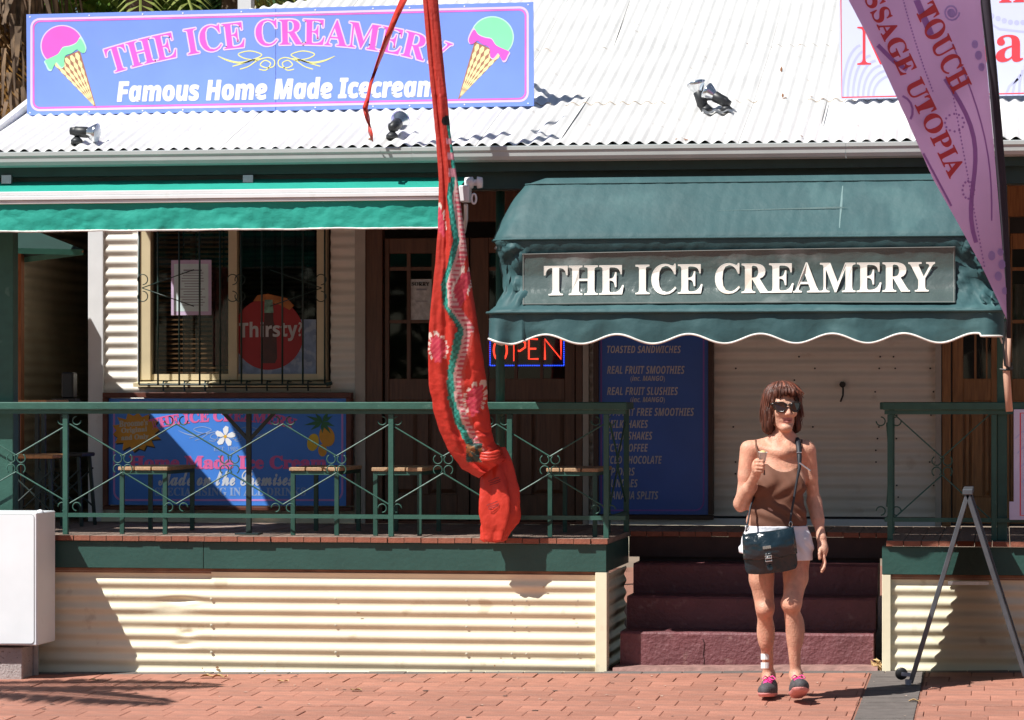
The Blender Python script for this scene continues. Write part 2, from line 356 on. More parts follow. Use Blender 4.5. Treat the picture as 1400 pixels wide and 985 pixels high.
# room behind windows and doors
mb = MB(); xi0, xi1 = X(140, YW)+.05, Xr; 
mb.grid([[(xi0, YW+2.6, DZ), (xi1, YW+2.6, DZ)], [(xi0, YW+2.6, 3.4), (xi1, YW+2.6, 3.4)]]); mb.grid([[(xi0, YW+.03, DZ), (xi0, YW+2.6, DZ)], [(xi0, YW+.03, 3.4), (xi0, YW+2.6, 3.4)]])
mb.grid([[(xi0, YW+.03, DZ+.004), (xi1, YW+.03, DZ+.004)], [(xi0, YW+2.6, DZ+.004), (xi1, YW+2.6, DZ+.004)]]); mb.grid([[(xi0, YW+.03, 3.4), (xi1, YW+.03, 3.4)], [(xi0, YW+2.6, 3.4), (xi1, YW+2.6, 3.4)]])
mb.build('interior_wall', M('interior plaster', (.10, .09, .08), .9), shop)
# little bent hook and bolt heads on the wall
mb = MB(); h0 = at(1152, 526, YW-.02); mb.tube([h0, h0+Vector((.005, -.03, -.03)), h0+Vector((.004, -.04, -.07)), h0+Vector((-.012, -.03, -.11))], .006); mb.lathe(h0+Vector((0, .01, 0)), h0+Vector((0, -.03, 0)), [(0, .001), (0, .02), (.03, .02), (.03, .001)], 10); mb.build('wall_hook', BLACKM, shop)
mb = MB()
for i in range(34):
    px = 985+random.choice((20, 105, 130, 215, 240, 290))+random.uniform(-4, 4); py = 480+int(random.uniform(0, 13))*16+8; p = at(px, py, YW-.012)
    mb.lathe(p+Vector((0, .01, 0)), p+Vector((0, -.004, 0)), [(0, .006), (.014, .006), (.014, .0001)], 6)
mb.build('screw_heads', BLACKM, shop, kind='stuff')
# ---------------------------------------------------------------- roof
def zroof(y):
    if y < 19.06: return 3.03+.30*(y-17.93)
    if y < 20.56: return 3.369+.335*(y-19.06)
    return 3.8715+.38*(y-20.56)
def ytop_roof(x): return min(24.5, 21.7+.7*max(0, x+5.3))
tiers = [(17.93, 19.10), (19.04, 20.60), (20.54, 30)]
xr0 = -6.09; si = 0
for ti, (ya, yb) in enumerate(tiers):
    x = xr0; k = 0
    while x < 2.6:
        x1 = min(x+.762+.03, 2.8); n = int((x1-x)/PIT*10); lift = .0025*(ti+1)+(.002 if k % 2 else 0); P = []
        rows = 6 if ti == 2 else 3
        for j in range(rows+1):
            row = []
            for i in range(n+1):
                xx = x+(x1-x)*i/n; yb2 = min(yb, ytop_roof(xx)) if ti == 2 else yb
                wob = .012*math.sin(int(xx/PIT)*12.7) if j == 0 else 0
                yy = ya+wob+(yb2-ya)*j/rows; zz = zroof(yy) + .0098*math.cos(2*math.pi*xx/PIT)+lift*1.6+.004*fbm(xx*1.5, yy*1.5, 2)
                if j == 0 and ti: zz -= .002
                row.append((xx, yy, zz))
            P.append(row)
        m = MB(); m.grid(P); m.build('roof_sheet', ROOFW, shop, smooth=True); x += .762; k += 1
m = MB()   # rust marks on the sheets
RUST = M('rust', (.20, .075, .025), .9, .4, 60)
for px, py, w, h in ((1068, 100, 3, 16), (1070, 133, 3, 9), (1073, 139, 8, 2), (938, 195, 9, 2.4), (924, 193, 5, 3), (867, 32, 1.4, 5), (1096, 192, 5, 2), (505, 195, 8, 4), (1000, 64, 7, 1.4), (1047, 63, 8, 1.4), (745, 170, 5, 1.5), (807, 173, 5, 1.2), (1022, 62, 5, 1.2), (1093, 66, 6, 1.2), (1109, 137, 5, 1.2), (1124, 140, 5, 1.2), (1345, 62, 6, 1.2)):
    y = 18.0
    for _ in range(400):
        if at(px, py, y).z <= zroof(y): break
        y += .01
    pts = []
    for i in range(9):
        a = 2*math.pi*i/9; q = (px+w/2*math.cos(a)*random.uniform(.6, 1.2), py+h/2*math.sin(a)*random.uniform(.6, 1.2)); yy = y-(q[1]-py)*.012
        p = at(q[0], q[1], yy); p.z = zroof(yy)+.014+.0085*math.cos(2*math.pi*p.x/PIT); pts.append(p)
    m.add(pts, [tuple(range(9))])
m.build('rust_marks', RUST, shop, kind='stuff')
LAPM = M('lap grime', (.34, .28, .22), .9, .5, 30); m = MB(); random.seed(8)
for yl, a0, b0 in ((19.037, -4.2, .4), (20.537, -3.4, .4)):
    x = a0
    while x < b0:
        ln = random.uniform(.05, .35); n = max(3, int(ln/.01)); th = random.uniform(.0015, .004)
        if random.random() < .62: m.grid([[(x+i*.01, yl-.004-dd*.3, zroof(yl)+.0098*math.cos(2*math.pi*(x+i*.01)/PIT)+.012-dd) for i in range(n)] for dd in (0, th+.003)])
        x += ln+random.uniform(0, .12)
m.build('lap_grime', LAPM, shop, kind='stuff')
m = MB()
for a, b in (((767, 191), (806, 133)), ((838, 68), (861, 2)), ((1123, 170), (1131, 138))):
    ra, rb_ = None, None; pts = []
    for k in range(9):
        px, py = a[0]+(b[0]-a[0])*k/8, a[1]+(b[1]-a[1])*k/8; yy = 17.95
        while at(px, py, yy).z > zroof(yy)+.014 and yy < 24: yy += .005
        p = at(px, py, yy); p.z = zroof(yy)+.016; pts.append(p)
    m.tube(pts, [.001, .0028, .0035, .003, .0035, .003, .0025, .002, .001], 5)
m.build('side_lap_gap', M('lap shadow gap', (.10, .10, .10), .9), shop, kind='stuff')
m = MB(); m.hexa([(xr0-.012, 17.95, 3.00), (xr0+.03, 17.95, 3.00), (xr0+.03, 21.7, 4.27), (xr0-.012, 21.7, 4.27), (xr0-.012, 17.95, 3.045), (xr0+.03, 17.95, 3.045), (xr0+.03, 21.7, 4.315), (xr0-.012, 21.7, 4.315)]); m.build('barge_board', WPAINT, shop)
# upper roof tiers seal: ceiling lining under the verandah
m = MB(); m.grid([[(xr0+.05, 17.98, 2.97), (2.6, 17.98, 2.97)], [(xr0+.05, 19.06, 3.29), (2.6, 19.06, 3.29)], [(xr0+.05, 20.56, 3.78), (2.6, 20.56, 3.78)]]); m.build('verandah_lining', M('lining', (.16, .15, .13), .8), shop)
# gutter (an open quad profile), fascia beam
GUT = M('gutter steel', (.42, .45, .44), .4, .06, 5, spec=.5); 
m = MB(); prof = [(17.965, 3.035), (17.965, 2.945), (17.94, 2.937), (17.885, 2.945), (17.872, 2.965), (17.87, 2.99), (17.862, 3.0), (17.862, 3.02), (17.872, 3.024), (17.874, 3.012)]
for a, b in ((-6.35, X(563, 17.87)), (X(563, 17.87)+.002, X(1156, 17.87)), (X(1156, 17.87)+.002, 2.8)):
    m2 = MB(); o = .0 if a < -5 else .003
    m2.grid([[(a, y-o, z-.004*(a > -3)) for y, z in prof], [(b, y-o, z-.004*(b > -3)) for y, z in prof]]); m2.build('gutter', GUT, shop)
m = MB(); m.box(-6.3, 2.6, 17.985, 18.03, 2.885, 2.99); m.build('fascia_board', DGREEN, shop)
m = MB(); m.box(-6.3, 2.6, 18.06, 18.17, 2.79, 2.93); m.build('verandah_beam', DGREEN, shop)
def post(px0, px1, y0, y1, z0, z1, mat, name='verandah_post'):
    m = MB(); m.box(X(px0, y0), X(px1, y0), y0, y1, z0, z1); return m.build(name, mat, shop, bevel=.004)
post(-3, 18, 18.24, 18.34, DZ+.001, 2.79, GREEN)
post(1363, 1377, 18.20, 18.27, DZ+.001, 2.79, GREEN)
m = MB(); pc = at(684, 0, 18.27); m.tube([(pc.x, 18.27, DZ+.001), (pc.x, 18.27, 2.79)], .027, 16); m.build('verandah_post', GREEN, shop, smooth=True)
# ---------------------------------------------------------------- doors
GLASS = glassmat('window glass', (.74, .76, .76), .6)
def door(pa, pb, label, panes, mat, cols=3, top=2.62):
    """one leaf between pixel columns; panes = list of pixel columns; rows as pixel ys"""
    y = YW-.01; a, b = X(pa, y), X(pb, y); d = MB()
    zb = DZ+.02; zp = Z(518, (pa+pb)/2, y); ztop = top; rows = [ztop-.1, Z(368, pa, y), Z(440, pa, y), zp]
    xs = [(X(p, y), X(q, y)) for p, q in panes]
    d.box(a, xs[0][0]-.001, y, y+.045, zb, ztop); d.box(xs[-1][1]+.001, b, y, y+.045, zb, ztop)
    L_ = link('door', None, shop) if False else None
    fr = d.build('door', mat, shop, bevel=.003)
    i0, i1 = xs[0][0], xs[-1][1]
    for n_, (z0, z1) in {'top_rail': (ztop-.1, ztop), 'lock_rail': (zp-.14, zp), 'bottom_rail': (zb, zb+.17)}.items():
        MB().box(i0, i1, y+.001, y+.043, z0, z1).build(n_, mat, fr, bevel=.003)
    for r in (1, 2): MB().box(i0, i1, y+.008, y+.036, rows[r]-.011, rows[r]+.011).build('glazing_bar', mat, fr)
    for c in range(len(xs)-1): MB().box(xs[c][1], xs[c+1][0], y+.005, y+.039, zp, ztop-.1).build('glazing_bar', mat, fr)
    MB().box(i0, i1, y+.02, y+.024, zp, ztop-.1).build('pane', GLASS, fr)
    mid = (i0+i1)/2
    MB().box(mid-.035, mid+.035, y+.001, y+.043, zb+.17, zp-.14).build('centre_stile', mat, fr, bevel=.003)
    for s in (0, 1):
        q0, q1 = (i0, mid-.035) if s == 0 else (mid+.035, i1)
        m = MB(); z0, z1 = zb+.17, zp-.14; m.box(q0, q1, y+.022, y+.034, z0, z1); e = .035
        m.add([(q0+.01, y+.021, z0+.01), (q1-.01, y+.021, z0+.01), (q1-.01, y+.021, z1-.01), (q0+.01, y+.021, z1-.01), (q0+e, y+.008, z0+e), (q1-e, y+.008, z0+e), (q1-e, y+.008, z1-e), (q0+e, y+.008, z1-e)], [(0, 1, 5, 4), (1, 2, 6, 5), (2, 3, 7, 6), (3, 0, 4, 7), (4, 5, 6, 7)])
        m.build('door_panel', mat, fr)
    return fr
door(526, 641, '', [(524+8, 556), (561, 590), (595, 625)], BROWN); door(643, 786, '', [(668, 703), (707, 738), (742, 772)], BROWN)
kn = at(650, 575, YW-.02); m = MB(); m.lathe(kn+Vector((0, .02, 0)), kn+Vector((0, -.05, 0)), [(0, .012), (.03, .012), (.035, .028), (.055, .03), (.07, .018), (.072, .001)], 14); m.build('door_knob', M('brass', (.45, .3, .1), .35, metal=1), shop, smooth=True)
for a, b in ((500, 524), (788, 797)): MB().box(X(a, YW), X(b, YW), YW-.035, YW+.05, DZ+.001, 2.72).build('door_jamb', BROWN, shop, bevel=.003)
MB().box(X(500, YW), X(797, YW), YW-.034, YW+.05, 2.725, 2.92).build('door_head', BROWN, shop)
MB().box(X(500, YW), X(797, YW), YW-.045, YW+.03, DZ+.001, DZ+.018).build('door_sill', TIMB, shop)
door(1302, 1366, '', [(1317, 1332), (1335, 1348), (1350, 1355)], OAK); door(1381, 1470, '', [(1384, 1402), (1405, 1428), (1431, 1455)], OAK)
for a, b in ((1288, 1300), (1367, 1380)): MB().box(X(a, YW), X(b, YW), YW-.035, YW+.05, DZ+.001, 2.72).build('door_jamb', OAK, shop, bevel=.003)
MB().box(X(1288, YW), Xr, YW-.034, YW+.05, 2.725, 2.92).build('door_head', OAK, shop)
LACE = M('lace curtain', (.55, .52, .45), .9, .3, 40, stretch=(6, 6, .4))
m = MB(); m.grid([[(X(1380, YW)+i*.012, YW+.09+.02*math.sin(i*1.3), z) for i in range(40)] for z in (DZ+.8, 2.3)]); m.build('lace_curtain', LACE, shop, smooth=True)
m = MB(); m.grid([[(X(1340, YW)+i*.012, YW+.09+.02*math.sin(i*1.3), z) for i in range(8)] for z in (DZ+.8, 2.3)]); m.build('lace_curtain', LACE, shop, smooth=True)
# ---------------------------------------------------------------- window with blinds and grille
y = YW-.03; wl, wr = X(191, y), X(446, y); zb_ = Z(520, 250, y)
win = MB().box(wl, X(206, y), y, y+.09, zb_, zt-.02).build('window', SAL, shop, bevel=.003)
MB().box(wl-.012, wl-.001, y-.012, y+.06, zb_-.02, zt).build('outer_trim', WPAINT, win)
MB().box(X(312, y), X(324, y), y+.001, y+.085, zb_, zt-.02).build('mullion', SAL, win, bevel=.003)
MB().box(X(433, y), wr, y, y+.09, zb_, zt-.02).build('frame', SAL, win, bevel=.003); MB().box(wl, wr, y-.002, y+.09, zt-.019, zt+.04).build('frame', SAL, win)
for a, b in ((206, 312), (324, 433)):
    MB().box(X(a, y)+.001, X(b, y)-.001, y+.02, y+.08, zb_, zb_+.04).build('frame', SAL, win); MB().box(X(a, y), X(b, y), y+.05, y+.054, zb_+.04, zt-.02).build('pane', GLASS, win)
m = MB(); m.hexa([(wl-.02, y-.09, zb_-.045), (wr+.02, y-.09, zb_-.045), (wr+.02, y+.08, zb_-.045), (wl-.02, y+.08, zb_-.045), (wl-.02, y-.09, zb_-.02), (wr+.02, y-.09, zb_-.02), (wr+.02, y+.08, zb_-.001), (wl-.02, y+.08, zb_-.001)]); m.build('sill', SAL, win)
BL_ = M('timber blind slat', (.48, .24, .11), .5, .25, 8, stretch=(1, 10, 10)); me = None
for a, b in ((208, 312), (326, 432)):
    k = 0
    for i in range(40):
        z = zb_+.05+i*.032
        if z > zt-.03: break
        if me is None or k == 0:
            m = MB(); w = (X(b, y)-X(a, y))/2; m.add([(-w, -.012, -.006), (w, -.012, -.006), (w, .012, .008), (-w, .012, .008), (-w, -.012, -.003), (w, -.012, -.003), (w, .012, .011), (-w, .012, .011)], [(0, 1, 2, 3), (4, 5, 6, 7), (0, 1, 5, 4), (2, 3, 7, 6)])
            o = m.build('blind_slat', BL_ if a < 300 else M('dark blind slat', (.03, .03, .032), .6), win); me = o.data
        else: o = link('blind_slat', me, win)
        o.location = ((X(a, y)+X(b, y))/2, y+.12, z); k += 1
m = MB()
for px in (245, 262, 300, 358, 415): m.box(X(px, y), X(px, y)+.006, y+.103, y+.106, zb_+.04, zt-.03)
m.build('blind_tapes', BLACKM, win)
m = MB(); m.grid([[(X(286, y)+i*.012, y+.075+.012*math.sin(i*1.6), z) for i in range(11)] for z in (zb_+.1, Z(365, 290, y))]); m.build('red_curtain', M('dull red cloth', (.16, .04, .04), .9, .5, 30), win, smooth=True)
yg = y-.14; grl = None
bars = [190, 216, 245, 273, 301, 330, 358, 386, 414, 444]
IRON = M('grille iron', (.012, .035, .03), .4, .1, 20)
for px in bars:
    xx = X(px, yg); m = MB(); m.tube([(xx, yg, zt), (xx, yg, zb_-.03)], .0065, 8)
    if px not in (190, 444): m.tube([(xx+.03, y-.02, zb_-.01), (xx+.03, y-.11, zb_-.008), (xx+.032, y-.135, zb_-.03), (xx+.03, y-.115, zb_-.07)], .006, 6)
    m.build('grille_bar', IRON, win, smooth=True)
m = MB(); m.tube([(X(190, yg), yg+.004, zb_-.03), (X(446, yg), yg+.004, zb_-.03)], .007); m.tube([(X(452, yg)+.01, yg, zb_-.02), (X(446, yg), yg, zb_-.03)], .012); m.build('grille_rail', IRON, win)
def spiral(m, c, r, a0, a1, ax=Vector((1, 0, 0)), az=Vector((0, 0, 1)), rad=.0045, n=14, r2=None):
    pts = []
    for i in range(n+1):
        t = i/n; a = math.radians(a0+(a1-a0)*t); rr = r+((r2 if r2 is not None else r)-r)*t
        pts.append(Vector(c)+ax*math.cos(a)*rr+az*math.sin(a)*rr)
    m.tube(pts, rad, 6)
for px, sgn in ((190, 1), (323, -1), (323, 1), (444, -1)):
    c = at(px, 394, yg-.01); m = MB(); k = 1 if px in (190, 444) else .8
    for s in (1, -1):
        spiral(m, c+Vector((sgn*.025, 0, s*.055)), .034, -s*90, s*200, rad=.0035)
        if px in (190, 444): e = at(px+sgn*75, 394-s*25, yg-.01); m.tube([c+Vector((sgn*.02, 0, 0)), e], .0035, 6)
    m.build('grille_scroll', IRON, win, smooth=True)
# ---------------------------------------------------------------- verandah deck
deck = thing('verandah_deck', 'raised timber verandah deck with green fascia and cream corrugated skirt', 'deck', (X(500), Y0, 0))
bw = .1; gap = .0045; dm = {}
xR = X(831, 18.08); xR2 = X(1203, 18.08)
def deckboard(x, y0):
    ln = YW-.05-y0; k = round(ln, 2)
    if k not in dm:
        m = MB(); m.box(-bw/2+gap/2, bw/2-gap/2, 0, ln, -.03, 0)
        me = bpy.data.meshes.new('deck_board'); me.from_pydata(m.v, [], m.f); me.materials.append(DECK); me.materials.append(DECKE)
        me.polygons[2].material_index = 1; me.update()
        bmm = bmesh.new(); bmm.from_mesh(me); bmesh.ops.recalc_face_normals(bmm, faces=bmm.faces); bmm.to_mesh(me); bmm.free(); dm[k] = me
    o = link('deck_board', dm[k], deck); o.location = (x, y0+random.uniform(-.006, .006), DZ+random.uniform(-.0015, .0015)); return o
x = xR-bw/2; c = 0
while x > -7.2: deckboard(x, 18.075); x -= bw
x = xR+bw/2
while x < xR2-.01: deckboard(x, 19.2); x += bw
x = max(x, xR2+bw/2)
while x < 2.2: deckboard(x, 18.075); x += bw
xA, xB = X(829, 18.1), X(1206, 18.1)
for a, b in ((-7.2, X(278, 18.1)), (X(278, 18.1)+.003, xA), (xB, 2.2)): MB().box(a, b, 18.098, 18.118, .565, .724).build('fascia_board', FGREEN, deck, bevel=.002)
for xx, s in ((xA, -1), (xB, 1)): MB().box(xx, xx+s*.02, 18.12, 19.2, .565, .722).build('fascia_board', FGREEN, deck)
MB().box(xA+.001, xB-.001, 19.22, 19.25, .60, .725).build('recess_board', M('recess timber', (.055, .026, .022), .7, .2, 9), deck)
for a, b in ((-7.2, xA-.005), (xB+.005, 2.2)): MB().box(a, b, 18.124, 18.16, .535, .563).build('bearer_strip', M('bearer', (.30, .15, .09), .8, .3, 9), deck)
def skirt(a, b, dent=None, nx=2):
    zb = gz((a+b)/2, 18.2)-.02; m = corr_wall(a, b, zb, .545, 18.13, nx=nx, dent=dent, phase=.02); return m.build('skirt_sheet', CREAM, deck, smooth=True)
dents = [(X(247), Z(820, 247), .09, .018, .022), (X(255), Z(866, 255), .035, .014, .022), (X(250), Z(882, 250), .05, .012, .020), (X(232), Z(833, 232), .1, .02, .012), (X(262), Z(826, 262), .03, .01, -.012), (X(170), Z(850, 170), .2, .03, .004)]
skirt(-7.2, X(290), dents, 90)
o = skirt(X(289), X(816), [(X(765), Z(905, 765), .03, .01, .01)], 60)
for v in o.data.vertices: v.co.y -= .009
skirt(X(1217), 2.2)
for xx, s in ((xA, -1), (xB, 1)):
    m = corr_wall(18.2, 19.2, gz(xx, 18.2)-.02, .545, xx+s*.02, facing='x'); m.build('skirt_sheet', CREAM, deck, smooth=True)
for a, b in ((814, 830), (1206, 1218)):
    m = MB(); m.box(X(a, 18.105), X(b, 18.105), 18.1, 18.2, gz(X(a), 18)-.02, .563); m.build('corner_trim', CREAM, deck, bevel=.003)
m = MB()
for px in (289, 459, 638, 700, 720, 790):
    for k, py in enumerate((819, 855, 892)):
        p = at(px, py+(2 if px > 500 else 0), 18.118); m.lathe(p+Vector((0, .01, 0)), p+Vector((0, -.006, 0)), [(0, .0085), (.013, .0085), (.016, .0001)], 7)
m.build('screw_heads', SCREW, deck, kind='stuff')
m = MB(); m.box(X(1296), X(1352), 18.108, 18.118, .508, .528); m.build('bracket_strip', ZINC, deck)
m = MB(); random.seed(12)
for i in range(12):
    px, py = random.choice((random.uniform(200, 810), random.uniform(270, 300), random.uniform(600, 810))), 918-abs(random.gauss(0, 5)) if i % 3 else random.uniform(800, 900)
    p = at(px, py, 18.1165 if px < 289 else 18.1075); w, h = random.uniform(.004, .016), random.uniform(.003, .010); m.add([(p.x+w*math.cos(a)*random.uniform(.6, 1), p.y, p.z+h*math.sin(a)) for a in [k*.9 for k in range(7)]], [tuple(range(7))])
m.build('chip_marks', M('rust chip', (.30, .17, .09), .9, .3, 40), deck, kind='stuff')
# ---------------------------------------------------------------- steps
steps = thing('entry_steps', 'three maroon painted concrete steps up to the verandah', 'steps', (X(1020), 18.3, 0))
zs_ = [-.03, .208, .395, .574]
for i in range(3):
    y0 = 18.27+i*.33; a, b = X(848, 18.27), X(1194, 18.27); m = MB(); n = 40; P = []
    zt_ = zs_[i+1]; zb = -.03 if i == 0 else zs_[i]-.02
    for j, (yy, zz) in enumerate(((y0, zb), (y0-.003, zb+(zt_-zb)*.35), (y0, zb+(zt_-zb)*.7), (y0, zt_-.012), (y0+.012, zt_), (y0+.18, zt_), (y0+.36, zt_))):
        P.append([(a+(b-a)*k/n, yy+.004*fbm(k*.4, j*1.1, i*3+5), zz+(.003*fbm(k*.5, j*2, i+9) if j else 0)) for k in range(n+1)])
    m.grid(P)
    for xx in (a, b): m.add([(xx, y0+.001, zb), (xx, y0+.36, zb), (xx, y0+.36, zt_), (xx, y0+.012, zt_), (xx, y0, zt_-.012)], [(0, 1, 2, 3, 4)])
    m.build('step', MAROON, steps)
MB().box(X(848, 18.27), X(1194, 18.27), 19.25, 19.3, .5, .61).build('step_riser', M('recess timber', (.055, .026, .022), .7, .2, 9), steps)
m = MB(); P = []
for j, (yy, zz) in enumerate(((18.10, -.03), (18.10, .0), (18.115, .022), (18.28, .026))):
    P.append([(X(838)+(X(1200)-X(838))*k/40, yy+.006*fbm(k*.5, j, 1), zz+.0151*(X(838)+(X(1200)-X(838))*k/40)+.02+.004*fbm(k*.6, j, 4)) for k in range(41)])
m.grid(P); m.build('footing', M('worn pink concrete', (.27, .15, .13), .9, .25, 14, .6, 50), steps)
m = MB(); p = at(962, 0, 18.264); m.tube([(p.x+.004*math.sin(i*2.1), 18.266, .02+i*.03) for i in range(6)], .0018, 5); m.build('crack', M('crack dark', (.05, .02, .02), .9), steps)
# ================================================================ RAILINGS
RY = 18.19
rail = thing('verandah_railing', 'green iron railing with scrollwork along the left part of the verandah', 'railing', (X(400, RY), RY, DZ))
rail2 = thing('verandah_railing', 'green iron railing with scrollwork on the right of the steps behind the folding frame', 'railing', (X(1300, RY), RY, DZ))
zh = Z(550, 400, RY); zlo = Z(706, 400, RY)
def railrun(par, xa, xb, posts, y=RY, lo=True):
    m = MB(); m.box(xa, xb, y-.045, y+.045, zh-.045, zh); m.build('handrail', GREEN, par, bevel=.005)
    MB().box(xa+.01, xb-.01, y-.02, y+.02, zh-.07, zh-.046).build('rail_flat', GREEN, par)
    if lo: MB().box(xa+.01, xb-.01, y-.012, y+.012, zlo-.012, zlo+.012).build('bottom_rail', GREEN, par)
    for p in posts: MB().box(p-.0155, p+.0155, y-.0145, y+.0145, DZ+.001, zh-.071).build('rail_post', GREEN, par, bevel=.002)
railrun(rail, -7.0, X(858, RY), [X(p, RY) for p in (-56, 90, 535, 697, 829)])
railrun(rail2, X(1207, RY), 2.0, [X(p, RY) for p in (1217, 1359, 1500)])
def siderun(par, xs, y1):   # the short return beside the steps
    m = MB(); m.box(xs-.04, xs+.04, RY+.046, y1, zh-.043, zh-.001); m.build('handrail', GREEN, par, bevel=.004)
    MB().box(xs-.0155, xs+.0155, y1-.06, y1-.03, DZ+.001, zh-.044).build('rail_post', GREEN, par)
    MB().box(xs-.01, xs+.01, RY+.02, y1-.06, zlo-.012, zlo+.01).build('bottom_rail', GREEN, par)
    zm = (zh-.05+zlo)/2; ym = (RY+y1)/2
    for s in (-1, 1):
        for q in (-1, 1):
            m = MB(); m.tube([(xs, ym, zm+q*.03), (xs, ym+s*.38, zm+q*.24)], .006, 6); m.build('diagonal_rod', GREEN, par)
    m = MB()
    for s in (-1, 1):
        for q in (-1, 1): spiral(m, (xs, ym+s*.03, zm+q*.03), .026, 0, 300, ax=Vector((0, 1, 0)), rad=.004)
    m.build('scroll', GREEN, par, smooth=True)
siderun(rail, X(831, RY)+.0, 19.15); siderun(rail2, X(1212, RY), 19.15)
zt2 = zh-.075; zb2 = zlo+.014; zm = (zt2+zb2)/2
def pattern(par, p0, quad_first, n, sp=146):
    for i in range(n):
        px = p0+73*i; xx = X(px, RY); isq = (i % 2 == 0) == quad_first; y = RY
        if isq:
            for sx in (-1, 1):
                for sz in (-1, 1):
                    m = MB(); spiral(m, (xx+sx*.031, y, zm+sz*.031), .027, 90-sx*90+sx*sz*60, 90-sx*90+sx*sz*60+sx*sz*-290, rad=.0038, n=16, r2=.025); m.build('scroll', GREEN, par, smooth=True)
        else:
            for sz, ze in ((1, zt2-.035), (-1, zb2+.035)):
                for sx in (-1, 1):
                    m = MB(); spiral(m, (xx+sx*.045, y, ze), .026, 90-sx*90+0, 90-sx*90-sx*sz*270, rad=.0038, n=14, r2=.024); m.build('scroll', GREEN, par, smooth=True)
        if i < n-1:
            x2 = X(px+73, RY)
            for sz in (1, -1):
                ze = zt2-.055 if sz > 0 else zb2+.055; zq = zm+sz*.05
                a, b = ((xx, zq), (x2, ze)) if isq else ((xx, ze), (x2, zq))
                m = MB(); m.tube([(a[0], y, a[1]), (b[0], y, b[1])], .0048, 6); m.build('diagonal_rod', GREEN, par)
pattern(rail, -51, False, 13)
pattern(rail2, 1215, False, 1); pattern(rail2, 1288, True, 1)
for sz in (1, -1):
    for s in (-1, 1):
        m = MB(); m.tube([(X(1288, RY), RY, zm+sz*.05), (X(1288+s*66, RY), RY, zm+sz*.30)], .0045, 6); m.build('diagonal_rod', GREEN, rail2)
# ================================================================ BENCHES AND TABLES ON THE DECK
SLATD = WOODW
BLEG = M('bench leg green', (.018, .07, .052), .5, .15, 20)
def bench(px, label, y0=18.30, mat=WOODW):
    xx = X(px+33, y0+.02); w = .29; ln = .66; h = .405
    b = thing('slat_bench', label, 'bench', (xx, y0, DZ), 'low slatted benches standing end-on behind the rail')
    for s in range(3):
        m = MB(); a = xx-w/2-.012+s*(w+.024)/3; m.box(a+.004, a+(w+.024)/3-.004, y0-.01, y0+ln, DZ+h-.022, DZ+h); m.build('seat_slat', mat, b, bevel=.003)
    for sx in (-1, 1):
        for yy in (y0+.012, y0+ln-.012):
            cx = xx+sx*(w/2-.012); MB().box(cx-.0125, cx+.0125, yy-.0125, yy+.0125, DZ+.001, DZ+h-.023).build('leg', BLEG, b)
        cx = xx+sx*(w/2-.012); MB().box(cx-.0115, cx+.0115, y0+.025, y0+ln-.025, DZ+h-.045, DZ+h-.024).build('side_rail', BLEG, b)
    for yy in (y0+.012, y0+ln-.012): MB().box(xx-w/2+.025, xx+w/2-.025, yy-.0115, yy+.0115, DZ+h-.045, DZ+h-.0235).build('end_rail', GREEN, b)
bench(164, 'slatted bench in front of the orange star on the blue painted board')
bench(398, 'slatted bench beside the painted mangoes at the right end of the blue board')
bench(511, 'slatted bench in front of the brown double doors, left of the red flag')
bench(750, 'slatted bench in the shade between the red flag and the blue menu board')
bt = thing('leaner_table', 'narrow leaner table behind the rail on a dark Y-shaped pedestal', 'table', (X(340, 18.3), 18.34, DZ))
cx = X(340, 18.36); IR2 = M('pedestal iron', (.014, .03, .027), .5, .1, 10)
MB().box(cx-.014, cx+.014, 18.35, 18.38, DZ+.001, zh-.06).build('pedestal', IR2, bt)
for s in (-1, 1): m = MB(); m.bar((cx, 18.365, zh-.23), (cx+s*.16, 18.365, zh-.06), .02); m.build('brace', IR2, bt)
for k in range(3): MB().box(cx-.2, cx+.2, 18.26+k*.075, 18.33+k*.075, zh-.058, zh-.035).build('table_slat', WOODW, bt)
MB().box(cx-.07, cx+.07, 18.3, 18.43, DZ+.001, DZ+.009).build('base_plate', IR2, bt)
# passage on the left: side wall of the next shop, bar table, stools
nb = thing('passage_wall', 'cream corrugated side wall of the next shop seen down the passage on the left', 'wall', (X(26, 20.0), 20.0, 0))
m = corr_wall(19.9, 27, .0, 3.2, X(26, 19.95), facing='x'); m.build('wall_sheet', M('shaded cream steel', (.36, .31, .20), .6, .15, 3), nb, smooth=True)  # cream darkened, the passage shade is put into its colour
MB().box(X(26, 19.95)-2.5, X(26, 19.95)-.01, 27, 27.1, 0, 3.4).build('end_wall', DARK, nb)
MB().box(X(26, 19.95)+.012, X(118, 22.2)+.8, 22.3, 22.36, 0.0, 2.9).build('back_wall', CREAM, nb)
MB().box(-7.2, X(118, 22)+.8, 20.16, 22.3, DZ-.06, DZ-.004).build('passage_floor', DECK, nb)
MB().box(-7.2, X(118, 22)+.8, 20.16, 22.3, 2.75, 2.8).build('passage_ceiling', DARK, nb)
for px in (26,): m = MB(); m.box(X(22, 19.8), X(30, 19.8), 19.78, 19.85, DZ+.001, 2.74); m.build('timber_post', M('orange brown timber', (.30, .11, .035), .7, .3, 9, stretch=(8, 8, 1)), nb)
m = MB(); m.bar(at(31, 345, 20.4), at(58, 322, 20.4), .05); m.build('post_bracket', M('orange brown timber', (.30, .11, .035)), nb)
OR = M('orange seat timber', (.50, .24, .10), .6, .2, 14, stretch=(3, 1, 1))
tb = thing('bar_table', 'tall bar table with an orange timber top behind the rail at the far left', 'table', (X(46, 19.0), 19.0, DZ))
a, b = X(22, 19.1), X(70, 19.1); zt3 = Z(547, 46, 19.1)
for k in range(4): MB().box(a, b, 19.0+k*.12, 19.115+k*.12, zt3-.03, zt3).build('top_plank', OR, tb, bevel=.003)
